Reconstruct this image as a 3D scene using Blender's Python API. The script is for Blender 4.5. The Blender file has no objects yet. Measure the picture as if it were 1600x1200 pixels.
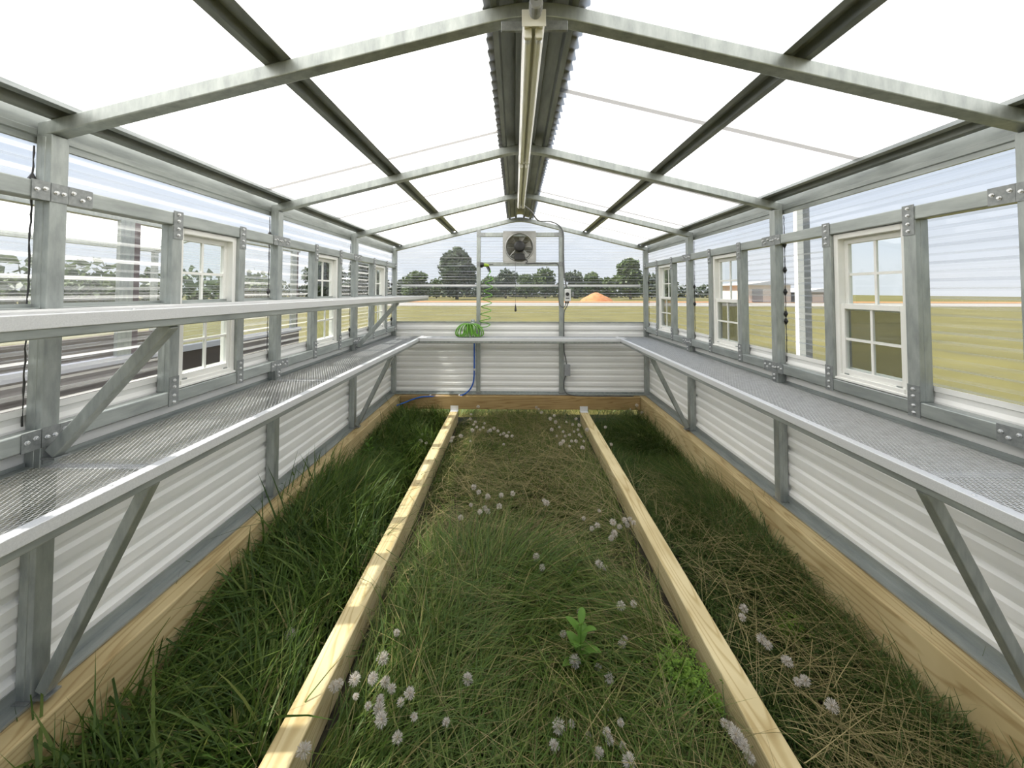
import bpy, math, random
import numpy as np
from mathutils import Vector, Matrix
random.seed(7); rng = np.random.default_rng(11)
sc = bpy.context.scene
col = sc.collection
PI = math.pi

# ------------------------------------------------------------------ camera
H = 1.58
CF, CCX, CCY, CTH, CYA, CRO = 624.0, 793.26, 434.84, 0.0326, -0.0185, 0.0011
def ray(px, py):
    a, b = px - CCX, py - CCY
    x = a*math.cos(CRO) + b*math.sin(CRO); y = -a*math.sin(CRO) + b*math.cos(CRO)
    X = x/CF; Zc = -y/CF
    Y = math.cos(CTH) - Zc*math.sin(CTH); Z = math.sin(CTH) + Zc*math.cos(CTH)
    return Vector((X*math.cos(CYA) + Y*math.sin(CYA), -X*math.sin(CYA) + Y*math.cos(CYA), Z))
def at(px, py, X=None, Y=None, Z=None):
    d = ray(px, py)
    t = X/d.x if X is not None else Y/d.y if Y is not None else (Z - H)/d.z
    return Vector((d.x*t, d.y*t, d.z*t + H))
cam = bpy.data.cameras.new('camera'); cam_o = bpy.data.objects.new('camera', cam); col.objects.link(cam_o)
fw = ray(CCX, CCY); rt = (ray(CCX + CF, CCY) - fw).normalized(); up = (ray(CCX, CCY - CF) - fw).normalized(); fw.normalize()
M4 = Matrix(((rt.x, up.x, -fw.x, 0), (rt.y, up.y, -fw.y, 0), (rt.z, up.z, -fw.z, H), (0, 0, 0, 1)))
cam_o.matrix_world = M4
cam.sensor_fit = 'HORIZONTAL'; cam.sensor_width = 36; cam.lens = CF/1600*36
cam.shift_x = (800 - CCX)/1600; cam.shift_y = -(600 - CCY)/1600
cam.clip_start = 0.02; cam.clip_end = 500
sc.camera = cam_o

# ------------------------------------------------------------------ sky, sun, exposure
w = bpy.data.worlds.new('hazy_sky'); sc.world = w; w.use_nodes = True
nt = w.node_tree; nt.nodes.clear()
tc = nt.nodes.new('ShaderNodeTexCoord'); sep = nt.nodes.new('ShaderNodeSeparateXYZ'); nt.links.new(tc.outputs['Generated'], sep.inputs[0])
cr = nt.nodes.new('ShaderNodeValToRGB'); nt.links.new(sep.outputs['Z'], cr.inputs[0])
cr.color_ramp.elements[0].position = 0.0; cr.color_ramp.elements[0].color = (0.86, 0.90, 0.96, 1)
cr.color_ramp.elements[1].position = 0.9; cr.color_ramp.elements[1].color = (0.50, 0.66, 0.95, 1)
e = cr.color_ramp.elements.new(0.22); e.color = (0.74, 0.83, 0.97, 1)
nz = nt.nodes.new('ShaderNodeTexNoise'); nz.inputs['Scale'].default_value = 2.2; nz.inputs['Detail'].default_value = 5
mp = nt.nodes.new('ShaderNodeMapping'); mp.inputs['Scale'].default_value = (1, 1, 3.5)
nt.links.new(tc.outputs['Generated'], mp.inputs[0]); nt.links.new(mp.outputs[0], nz.inputs['Vector'])
cr2 = nt.nodes.new('ShaderNodeValToRGB'); nt.links.new(nz.outputs['Fac'], cr2.inputs[0])
cr2.color_ramp.elements[0].position = 0.45; cr2.color_ramp.elements[0].color = (0, 0, 0, 1)
cr2.color_ramp.elements[1].position = 0.7; cr2.color_ramp.elements[1].color = (0.75, 0.75, 0.75, 1)
mx = nt.nodes.new('ShaderNodeMixRGB'); nt.links.new(cr2.outputs[0], mx.inputs[0]); nt.links.new(cr.outputs[0], mx.inputs[1]); mx.inputs[2].default_value = (1.0, 1.0, 1.0, 1)
bg = nt.nodes.new('ShaderNodeBackground'); bg.inputs['Strength'].default_value = 0.63
nt.links.new(mx.outputs[0], bg.inputs['Color'])
wo = nt.nodes.new('ShaderNodeOutputWorld'); nt.links.new(bg.outputs[0], wo.inputs[0])

SUN_EL = math.radians(58.5)
sun = bpy.data.lights.new('sun', 'SUN'); sun.energy = 8.0; sun.angle = math.radians(0.8); sun.color = (1.0, 0.96, 0.89)
sun_o = bpy.data.objects.new('sun', sun); col.objects.link(sun_o)
sd = Vector((math.cos(SUN_EL), 0.05, -math.sin(SUN_EL)))           # travels towards +X and down
sun_o.rotation_euler = sd.to_track_quat('-Z', 'Y').to_euler(); sun_o.location = (-6, 2, 12)

vs = sc.view_settings
vs.view_transform = 'Standard'; vs.look = 'None'; vs.gamma = 1.0; vs.use_curve_mapping = False
vs.exposure = 0.66
sc.display_settings.display_device = 'sRGB'
sc.cycles.max_bounces = 10; sc.cycles.diffuse_bounces = 5; sc.cycles.glossy_bounces = 4
sc.cycles.transmission_bounces = 8; sc.cycles.transparent_max_bounces = 24
sc.cycles.caustics_reflective = False; sc.cycles.caustics_refractive = False
sc.cycles.use_denoising = True

# ------------------------------------------------------------------ helpers
class MB:
    def __init__(s): s.v = []; s.f = []
    def add(s, v, f):
        n = len(s.v); s.v += [tuple(p) for p in v]; s.f += [tuple(i + n for i in q) for q in f]; return s
    def box(s, x0, x1, y0, y1, z0, z1):
        x0, x1 = min(x0, x1), max(x0, x1); y0, y1 = min(y0, y1), max(y0, y1); z0, z1 = min(z0, z1), max(z0, z1)
        return s.add([(x0,y0,z0),(x1,y0,z0),(x1,y1,z0),(x0,y1,z0),(x0,y0,z1),(x1,y0,z1),(x1,y1,z1),(x0,y1,z1)],
                     [(3,2,1,0),(4,5,6,7),(0,1,5,4),(1,2,6,5),(2,3,7,6),(3,0,4,7)])
    def extrude(s, prof, a, b, axis, closed=True):
        """prof: list of 2D points; axis 'y': (x,z) swept y a..b; axis 'x': (y,z) swept x a..b; 'z': (x,y)"""
        def P(p, t):
            return (p[0], t, p[1]) if axis == 'y' else (t, p[0], p[1]) if axis == 'x' else (p[0], p[1], t)
        n = len(prof); v = [P(p, a) for p in prof] + [P(p, b) for p in prof]
        f = [(i, (i+1) % n, n + (i+1) % n, n + i) for i in range(n if closed else n-1)]
        if closed: f += [tuple(range(n-1, -1, -1)), tuple(range(n, 2*n))]
        return s.add(v, f)
    def beam(s, p, q, wdt, hgt, upv=(0,0,1)):
        p, q = Vector(p), Vector(q); d = (q-p).normalized(); sd_ = d.cross(Vector(upv)).normalized(); u = sd_.cross(d).normalized()
        v = []
        for c in (p, q):
            for a, b in ((-1,-1),(1,-1),(1,1),(-1,1)): v.append(c + sd_*a*wdt/2 + u*b*hgt/2)
        return s.add(v, [(0,1,2,3),(7,6,5,4),(0,4,5,1),(1,5,6,2),(2,6,7,3),(3,7,4,0)])
    def tube(s, pts, r, n=8, cap=True):
        pts = [Vector(p) for p in pts]; m = len(pts); rr = r if hasattr(r, '__len__') else [r]*m
        v = []; f = []; prev = None
        for i, p in enumerate(pts):
            d = (pts[min(i+1, m-1)] - pts[max(i-1, 0)])
            d = d.normalized() if d.length > 1e-9 else Vector((0,0,1))
            if prev is None: a = d.orthogonal().normalized()
            else:
                a = prev - d*prev.dot(d); a = a.normalized() if a.length > 1e-6 else d.orthogonal().normalized()
            prev = a; b = d.cross(a)
            for k in range(n): v.append(p + (a*math.cos(2*PI*k/n) + b*math.sin(2*PI*k/n))*rr[i])
        for i in range(m-1):
            for k in range(n): f.append((i*n+k, i*n+(k+1) % n, (i+1)*n+(k+1) % n, (i+1)*n+k))
        if cap: f += [tuple(range(n-1, -1, -1)), tuple(range((m-1)*n, m*n))]
        return s.add(v, f)
    def lathe(s, c, prof, axis='z', n=20):
        """prof: (radius, height) list around axis through c"""
        c = Vector(c); v = []; f = []; m = len(prof)
        for r, h in prof:
            for k in range(n):
                a = 2*PI*k/n; ca, sa = r*math.cos(a), r*math.sin(a)
                v.append(c + Vector({'z': (ca, sa, h), 'y': (ca, h, sa), 'x': (h, ca, sa)}[axis]))
        for i in range(m-1):
            for k in range(n): f.append((i*n+k, i*n+(k+1) % n, (i+1)*n+(k+1) % n, (i+1)*n+k))
        f += [tuple(range(n-1, -1, -1)), tuple(range((m-1)*n, m*n))]
        return s.add(v, f)
    def build(s, name, mat, parent=None, bevel=0, smooth=False):
        me = bpy.data.meshes.new(name); me.from_pydata(s.v, [], s.f); me.update()
        o = bpy.data.objects.new(name, me); col.objects.link(o)
        if mat: me.materials.append(mat)
        if smooth: me.polygons.foreach_set('use_smooth', [True]*len(me.polygons))
        if parent: o.parent = parent; o.matrix_parent_inverse = parent.matrix_world.inverted() if False else Matrix.Translation(-parent.location)
        if bevel:
            b = o.modifiers.new('bevel', 'BEVEL'); b.width = bevel; b.segments = 2; b.limit_method = 'ANGLE'
        return o
def tag(o, label=None, cat=None, group=None, kind=None):
    if label: o['label'] = label
    if cat: o['category'] = cat
    if group: o['group'] = group
    if kind: o['kind'] = kind
    return o
def empty(name, loc, label=None, cat=None, group=None, kind=None):
    o = bpy.data.objects.new(name, None); col.objects.link(o); o.location = loc; o.empty_display_size = 0.05
    return tag(o, label, cat, group, kind)
def box(name, mat, parent, *b, bevel=0): return MB().box(*b).build(name, mat, parent, bevel)
def dup(o, parent, loc):
    c = o.copy(); col.objects.link(c); c.parent = parent; c.matrix_parent_inverse = Matrix.Identity(4) if parent is None else Matrix.Translation(-parent.location)
    c.location = loc; return c

# ------------------------------------------------------------------ materials
def newmat(name):
    m = bpy.data.materials.new(name); m.use_nodes = True; n = m.node_tree; n.nodes.clear()
    out = n.nodes.new('ShaderNodeOutputMaterial'); return m, n, out
def N(n, t, **kw):
    x = n.nodes.new(t)
    for k, v in kw.items():
        if k in x.inputs: x.inputs[k].default_value = v
        else: setattr(x, k, v)
    return x
def ramp(n, src, stops):
    r = n.nodes.new('ShaderNodeValToRGB'); els = r.color_ramp.elements
    els[0].position, els[0].color = stops[0][0], (*stops[0][1], 1)
    els[1].position, els[1].color = stops[-1][0], (*stops[-1][1], 1)
    for p, c in stops[1:-1]: e = els.new(p); e.color = (*c, 1)
    n.links.new(src, r.inputs[0]); return r
def noise_mat(name, c0, c1, scale=(8,8,8), rough=0.6, metal=0.0, detail=4, bump=0.0, r0=None, spec=0.5, coords='Object'):
    m, n, out = newmat(name)
    tc = N(n, 'ShaderNodeTexCoord'); mp = N(n, 'ShaderNodeMapping'); mp.inputs['Scale'].default_value = scale
    n.links.new(tc.outputs[coords], mp.inputs[0])
    nz = N(n, 'ShaderNodeTexNoise', Scale=1.0, Detail=detail, Roughness=0.6); n.links.new(mp.outputs[0], nz.inputs['Vector'])
    r = ramp(n, nz.outputs['Fac'], [(0.3, c0), (0.7, c1)])
    b = N(n, 'ShaderNodeBsdfPrincipled', Roughness=rough, Metallic=metal)
    b.inputs['Specular IOR Level'].default_value = spec
    n.links.new(r.outputs[0], b.inputs['Base Color'])
    if r0 is not None:
        rr = N(n, 'ShaderNodeMapRange'); rr.inputs['To Min'].default_value = r0; rr.inputs['To Max'].default_value = rough
        n.links.new(nz.outputs['Fac'], rr.inputs[0]); n.links.new(rr.outputs[0], b.inputs['Roughness'])
    if bump:
        bp = N(n, 'ShaderNodeBump', Strength=bump, Distance=0.004); n.links.new(nz.outputs['Fac'], bp.inputs['Height']); n.links.new(bp.outputs[0], b.inputs['Normal'])
    n.links.new(b.outputs[0], out.inputs[0]); return m
galv = noise_mat('galvanised_steel', (0.28,0.305,0.295), (0.44,0.47,0.45), (30,30,9), 0.48, 0.55, 5, 0.05, 0.34)
galv_y = noise_mat('galvanised_rail', (0.28,0.305,0.295), (0.44,0.47,0.45), (30,5,30), 0.48, 0.55, 5, 0.05, 0.34)
plate_m = noise_mat('bracket_steel', (0.22,0.235,0.235), (0.34,0.355,0.35), (60,60,60), 0.5, 0.6, 4, 0.05)
bolt_m = noise_mat('zinc_bolt', (0.62,0.63,0.64), (0.8,0.8,0.8), (90,90,90), 0.3, 0.8)
lip_m = noise_mat('bright_galvalume', (0.66,0.67,0.68), (0.76,0.77,0.78), (250,250,250), 0.42, 0.35, 3, 0.1)
deck_m = noise_mat('expanded_metal', (0.46,0.47,0.47), (0.60,0.61,0.61), (40,40,40), 0.42, 0.6)
hat_m = noise_mat('hat_channel_steel', (0.20,0.22,0.22), (0.34,0.36,0.35), (20,4,20), 0.45, 0.6, 4, 0.04)
white_steel = noise_mat('white_painted_steel', (0.83,0.83,0.80), (0.88,0.88,0.85), (3,3,3), 0.42, 0.0, 3)
vinyl = noise_mat('white_vinyl', (0.80,0.80,0.76), (0.86,0.86,0.82), (6,6,6), 0.35)
black_m = noise_mat('black_plastic', (0.012,0.012,0.012), (0.03,0.03,0.03), (20,20,20), 0.4)
grey_plastic = noise_mat('grey_plastic', (0.24,0.25,0.26), (0.32,0.33,0.34), (20,20,20), 0.5)
pale_plastic = noise_mat('pale_grey_plastic', (0.62,0.63,0.62), (0.70,0.71,0.70), (20,20,20), 0.45)
conduit_m = noise_mat('dark_conduit', (0.08,0.085,0.085), (0.14,0.145,0.145), (30,30,30), 0.5)
lamp_white = noise_mat('enamel_white', (0.78,0.77,0.72), (0.84,0.83,0.78), (5,5,5), 0.35)
tube_glass = noise_mat('fluorescent_tube', (0.86,0.86,0.82), (0.90,0.90,0.86), (5,5,5), 0.2)
hose_green = noise_mat('green_hose', (0.10,0.30,0.02), (0.17,0.42,0.04), (30,30,30), 0.3)
hose_blue = noise_mat('blue_hose', (0.01,0.09,0.42), (0.02,0.13,0.55), (30,30,30), 0.35)
lime_m = noise_mat('lime_plastic', (0.24,0.36,0.02), (0.32,0.46,0.04), (30,30,30), 0.4)
soil_m = noise_mat('dark_soil', (0.018,0.015,0.008), (0.05,0.042,0.022), (14,14,14), 0.95, bump=0.4)
chrome = noise_mat('fan_steel', (0.34,0.34,0.325), (0.46,0.46,0.44), (12,12,12), 0.35, 0.6)
blade_m = noise_mat('fan_blade_steel', (0.36,0.35,0.32), (0.52,0.51,0.47), (12,12,12), 0.4, 0.5)

def wood_mat(name, base, dark, axis):
    m, n, out = newmat(name)
    tc = N(n, 'ShaderNodeTexCoord'); mp = N(n, 'ShaderNodeMapping')
    mp.inputs['Scale'].default_value = (9, 0.55, 9) if axis == 'y' else (0.55, 9, 9)
    n.links.new(tc.outputs['Object'], mp.inputs[0])
    nz = N(n, 'ShaderNodeTexNoise', Scale=1.0, Detail=1.5, Roughness=0.4); n.links.new(mp.outputs[0], nz.inputs['Vector'])
    ml = N(n, 'ShaderNodeMath', operation='MULTIPLY'); ml.inputs[1].default_value = 16.0; n.links.new(nz.outputs['Fac'], ml.inputs[0])
    fr = N(n, 'ShaderNodeMath', operation='FRACT'); n.links.new(ml.outputs[0], fr.inputs[0])
    r = ramp(n, fr.outputs[0], [(0.0, base), (0.55, base), (0.85, dark), (1.0, base)])
    n2 = N(n, 'ShaderNodeTexNoise', Scale=3.0, Detail=6); n.links.new(tc.outputs['Object'], n2.inputs['Vector'])
    r2 = ramp(n, n2.outputs['Fac'], [(0.3, (0.78,0.74,0.66)), (0.65, (1.0,1.0,1.0))])
    mu = N(n, 'ShaderNodeMixRGB', blend_type='MULTIPLY'); mu.inputs[0].default_value = 1.0
    n.links.new(r.outputs[0], mu.inputs[1]); n.links.new(r2.outputs[0], mu.inputs[2])
    vo = N(n, 'ShaderNodeTexVoronoi', Scale=2.1); n.links.new(tc.outputs['Object'], vo.inputs['Vector'])
    kr = ramp(n, vo.outputs['Distance'], [(0.035, (0.16,0.08,0.03)), (0.06, (1,1,1))])
    m3 = N(n, 'ShaderNodeMixRGB', blend_type='MULTIPLY'); m3.inputs[0].default_value = 1.0
    n.links.new(mu.outputs[0], m3.inputs[1]); n.links.new(kr.outputs[0], m3.inputs[2])
    b = N(n, 'ShaderNodeBsdfPrincipled', Roughness=0.65); n.links.new(m3.outputs[0], b.inputs['Base Color'])
    bp = N(n, 'ShaderNodeBump', Strength=0.15, Distance=0.002); n.links.new(fr.outputs[0], bp.inputs['Height']); n.links.new(bp.outputs[0], b.inputs['Normal'])
    n.links.new(b.outputs[0], out.inputs[0]); return m
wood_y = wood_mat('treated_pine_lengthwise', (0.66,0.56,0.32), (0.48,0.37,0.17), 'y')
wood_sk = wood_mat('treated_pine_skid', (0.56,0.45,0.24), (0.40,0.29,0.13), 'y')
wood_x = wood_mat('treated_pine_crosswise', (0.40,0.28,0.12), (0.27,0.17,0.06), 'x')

def facing_fac(n, lo=0.03, hi=0.55, pw=4.0):
    lw = N(n, 'ShaderNodeLayerWeight', Blend=0.5)
    p = N(n, 'ShaderNodeMath', operation='POWER'); p.inputs[1].default_value = pw; n.links.new(lw.outputs['Facing'], p.inputs[0])
    m = N(n, 'ShaderNodeMapRange'); m.inputs['To Min'].default_value = lo; m.inputs['To Max'].default_value = hi; n.links.new(p.outputs[0], m.inputs[0])
    return m
def clear_sheet_mat():
    m, n, out = newmat('clear_corrugated_polycarbonate')
    g = N(n, 'ShaderNodeNewGeometry'); sp = N(n, 'ShaderNodeSeparateXYZ'); n.links.new(g.outputs['True Normal'], sp.inputs[0])
    ab = N(n, 'ShaderNodeMath', operation='ABSOLUTE'); n.links.new(sp.outputs['Z'], ab.inputs[0])
    fl = N(n, 'ShaderNodeMapRange'); fl.inputs['From Min'].default_value = 0.05; fl.inputs['From Max'].default_value = 0.75
    fl.inputs['To Min'].default_value = 0.09; fl.inputs['To Max'].default_value = 0.34
    n.links.new(ab.outputs[0], fl.inputs[0])
    tc = N(n, 'ShaderNodeTexCoord'); mp = N(n, 'ShaderNodeMapping'); mp.inputs['Scale'].default_value = (0.8, 0.8, 75)
    n.links.new(tc.outputs['Object'], mp.inputs[0])
    nz = N(n, 'ShaderNodeTexNoise', Scale=1.0, Detail=3); n.links.new(mp.outputs[0], nz.inputs['Vector'])
    r = ramp(n, nz.outputs['Fac'], [(0.42, (0.35,0.35,0.35)), (0.75, (1.5,1.5,1.5))])
    mu = N(n, 'ShaderNodeMath', operation='MULTIPLY', use_clamp=True); n.links.new(fl.outputs[0], mu.inputs[0]); n.links.new(r.outputs[0], mu.inputs[1])
    tr = N(n, 'ShaderNodeBsdfTransparent'); tr.inputs[0].default_value = (0.965,0.975,0.975,1)
    tl = N(n, 'ShaderNodeBsdfTranslucent'); tl.inputs[0].default_value = (0.95,0.96,0.97,1)
    df = N(n, 'ShaderNodeBsdfDiffuse'); df.inputs[0].default_value = (0.92,0.93,0.94,1)
    m0 = N(n, 'ShaderNodeMixShader'); m0.inputs[0].default_value = 0.35; n.links.new(tl.outputs[0], m0.inputs[1]); n.links.new(df.outputs[0], m0.inputs[2])
    m1 = N(n, 'ShaderNodeMixShader'); n.links.new(mu.outputs[0], m1.inputs[0]); n.links.new(tr.outputs[0], m1.inputs[1]); n.links.new(m0.outputs[0], m1.inputs[2])
    gl = N(n, 'ShaderNodeBsdfGlossy', Roughness=0.06); fr = facing_fac(n)
    m2 = N(n, 'ShaderNodeMixShader'); n.links.new(fr.outputs[0], m2.inputs[0]); n.links.new(m1.outputs[0], m2.inputs[1]); n.links.new(gl.outputs[0], m2.inputs[2])
    n.links.new(m2.outputs[0], out.inputs[0]); return m
clear_m = clear_sheet_mat()
def roof_mat():
    m, n, out = newmat('milky_roof_sheet')
    tl = N(n, 'ShaderNodeBsdfTranslucent'); tl.inputs[0].default_value = (0.87,0.86,0.845,1)
    df = N(n, 'ShaderNodeBsdfDiffuse'); df.inputs[0].default_value = (0.9,0.9,0.89,1)
    a = N(n, 'ShaderNodeMixShader'); a.inputs[0].default_value = 0.22; n.links.new(tl.outputs[0], a.inputs[1]); n.links.new(df.outputs[0], a.inputs[2])
    n.links.new(a.outputs[0], out.inputs[0]); return m
roof_m = roof_mat()
def lap_shade_mat():
    m, n, out = newmat('grey_lap_shade')
    tl = N(n, 'ShaderNodeBsdfTranslucent'); tl.inputs[0].default_value = (0.36,0.36,0.355,1)  # grey stands in for dimmer light through doubled sheets, plus seam sealant
    n.links.new(tl.outputs[0], out.inputs[0]); return m
lap_shade_m = lap_shade_mat()
def glass_mat(name, tint, gloss=0.06):
    m, n, out = newmat(name)
    tr = N(n, 'ShaderNodeBsdfTransparent'); tr.inputs[0].default_value = (*tint, 1)
    gl = N(n, 'ShaderNodeBsdfGlossy', Roughness=0.02); fr = facing_fac(n)
    a = N(n, 'ShaderNodeMixShader'); n.links.new(fr.outputs[0], a.inputs[0]); n.links.new(tr.outputs[0], a.inputs[1]); n.links.new(gl.outputs[0], a.inputs[2])
    n.links.new(a.outputs[0], out.inputs[0]); return m
glass_m = glass_mat('window_glass', (0.95,0.97,0.96))
def screen_mat():
    m, n, out = newmat('insect_screen')
    tr = N(n, 'ShaderNodeBsdfTransparent'); df = N(n, 'ShaderNodeBsdfDiffuse'); df.inputs[0].default_value = (0.09,0.09,0.085,1)
    a = N(n, 'ShaderNodeMixShader'); a.inputs[0].default_value = 0.45; n.links.new(tr.outputs[0], a.inputs[1]); n.links.new(df.outputs[0], a.inputs[2])
    n.links.new(a.outputs[0], out.inputs[0]); return m
screen_m = screen_mat()
def leaf_mat(name, stops, trans=0.35, rough=0.5):
    m, n, out = newmat(name)
    g = N(n, 'ShaderNodeNewGeometry'); r = ramp(n, g.outputs['Random Per Island'], stops)
    b = N(n, 'ShaderNodeBsdfPrincipled', Roughness=rough); b.inputs['Specular IOR Level'].default_value = 0.3; n.links.new(r.outputs[0], b.inputs['Base Color'])
    tl = N(n, 'ShaderNodeBsdfTranslucent'); n.links.new(r.outputs[0], tl.inputs[0])
    a = N(n, 'ShaderNodeMixShader'); a.inputs[0].default_value = trans; n.links.new(b.outputs[0], a.inputs[1]); n.links.new(tl.outputs[0], a.inputs[2])
    n.links.new(a.outputs[0], out.inputs[0]); return m
grass_lush = leaf_mat('lush_grass', [(0.0,(0.030,0.066,0.008)),(0.6,(0.065,0.12,0.016)),(0.94,(0.12,0.17,0.03)),(1.0,(0.28,0.24,0.10))])
grass_mid = leaf_mat('meadow_grass', [(0.0,(0.042,0.085,0.010)),(0.55,(0.085,0.145,0.02)),(0.88,(0.15,0.185,0.04)),(1.0,(0.30,0.25,0.10))])
grass_right = leaf_mat('fine_grass', [(0.0,(0.032,0.070,0.010)),(0.6,(0.068,0.118,0.02)),(0.9,(0.12,0.15,0.04)),(1.0,(0.28,0.23,0.10))])
straw_m = leaf_mat('dry_straw', [(0.0,(0.14,0.12,0.045)),(0.5,(0.24,0.20,0.085)),(1.0,(0.38,0.32,0.15))], 0.2)
weed_m = leaf_mat('weed_leaf', [(0.0,(0.09,0.20,0.025)),(1.0,(0.16,0.30,0.05))], 0.4)
clover_m = leaf_mat('small_bright_leaf', [(0.0,(0.10,0.20,0.02)),(1.0,(0.20,0.33,0.04))], 0.4)
stem_m = leaf_mat('plant_stem', [(0.0,(0.16,0.17,0.06)),(1.0,(0.26,0.22,0.10))], 0.1)
fluff_m = leaf_mat('seed_fluff', [(0.0,(0.50,0.46,0.40)),(1.0,(0.84,0.80,0.74))], 0.4, 0.9)
bud_m = leaf_mat('seed_base', [(0.0,(0.30,0.24,0.16)),(1.0,(0.40,0.34,0.22))], 0.0)

# ------------------------------------------------------------------ main dimensions
XL, XR, XC = -1.470, 1.577, 0.06
TS = [0.007, 1.226, 2.445, 3.664, 4.904]
YB = 4.904
PW = 0.05
def zraf(x): return 2.458 - 0.247*abs(x - XC)            # underside of rafters
Y0, Y1 = -0.02, YB + PW

# ------------------------------------------------------------------ ground
field_m = noise_mat('dry_meadow', (0.072,0.064,0.009), (0.125,0.108,0.020), (0.35,0.35,0.35), 0.9, detail=8, bump=0.5)
tag(MB().add([(-160,-60,0),(160,-60,0),(160,220,0),(-160,220,0)], [(0,1,2,3)]).build('field', field_m), 'dry yellow green meadow stretching away behind the greenhouse', 'field', kind='structure')
tag(MB().add([(XL-.1,-.3,.004),(XR+.1,-.3,.004),(XR+.1,Y1+.1,.004),(XL-.1,Y1+.1,.004)], [(0,1,2,3)]).build('floor', soil_m), 'dark soil under the grass inside the greenhouse', 'floor', kind='structure')

# ------------------------------------------------------------------ profiles
def steel_profile(z0, z1, off, sgn):
    """ribbed wall sheet: 9 inch rib spacing; list of (offset, z)"""
    p = [(0, z0)]; per = 0.229; zb = z1 - 0.112
    k = zb
    ribs = []
    while k > z0: ribs.append(k); k -= per
    ev = []
    for c in ribs + [zb + per]:
        ev += [(c-.026, 0), (c-.012, .019), (c+.014, .019), (c+.020, 0)]
        for m_ in (c-.229/3, c-2*.229/3): ev += [(m_-.024, 0), (m_-.008, .007), (m_+.010, .007), (m_+.014, 0)]
    ev = sorted(q for q in ev if z0+.002 < q[0] < z1-.002)
    p += [(d, z) for z, d in ev] + [(0, z1)]
    return [(off + sgn*d, z) for d, z in p]
def wave(z0, z1, off, sgn, pitch=0.068, amp=0.016):
    out = []; k = math.floor(z0/pitch); base = []
    while k*pitch < z1 + pitch:
        b = k*pitch; base += [(b, 0), (b+.020, 0), (b+.032, amp), (b+.056, amp)]; k += 1
    def val(z):
        for (a, da), (b, db) in zip(base, base[1:]):
            if a <= z <= b: return da + (db-da)*(z-a)/(b-a)
        return 0
    zs = [z0] + [b for b, _ in base if z0 < b < z1] + [z1]
    return [(off + sgn*val(z), z) for z in zs]

# ------------------------------------------------------------------ side walls
bolt_mesh = None
def bolt(parent, p, axis, s=1):
    """hexagon head standing off along axis"""
    global bolt_mesh
    if bolt_mesh is None:
        b = MB().lathe((0,0,0), [(0.0075,0),(0.0075,0.0015),(0.0052,0.0016),(0.0052,0.006),(0.004,0.007)], 'x', 6)
        bolt_mesh = bpy.data.meshes.new('bolt'); bolt_mesh.from_pydata(b.v, [], b.f); bolt_mesh.materials.append(bolt_m)
    o = bpy.data.objects.new('bolt', bolt_mesh); col.objects.link(o); o.parent = parent
    o.location = Vector(p)
    if axis == 'x': o.rotation_euler = (0, 0, 0 if s > 0 else PI)
    else: o.rotation_euler = (0, 0, -PI/2)
    return o
def plate(wall, sg, x, y0, y1, z0, z1, bolts):
    o = box('bracket_plate', plate_m, wall, x, x - sg*.003, y0, y1, z0, z1)
    par = o
    for (by, bz) in bolts:
        b = bolt(par, (x - sg*.003, by, bz), 'x', -sg)
        b.matrix_parent_inverse = Matrix.Identity(4)
        b.location = Vector((x - sg*.003, by, bz)) 
    return o
wins = []
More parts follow.
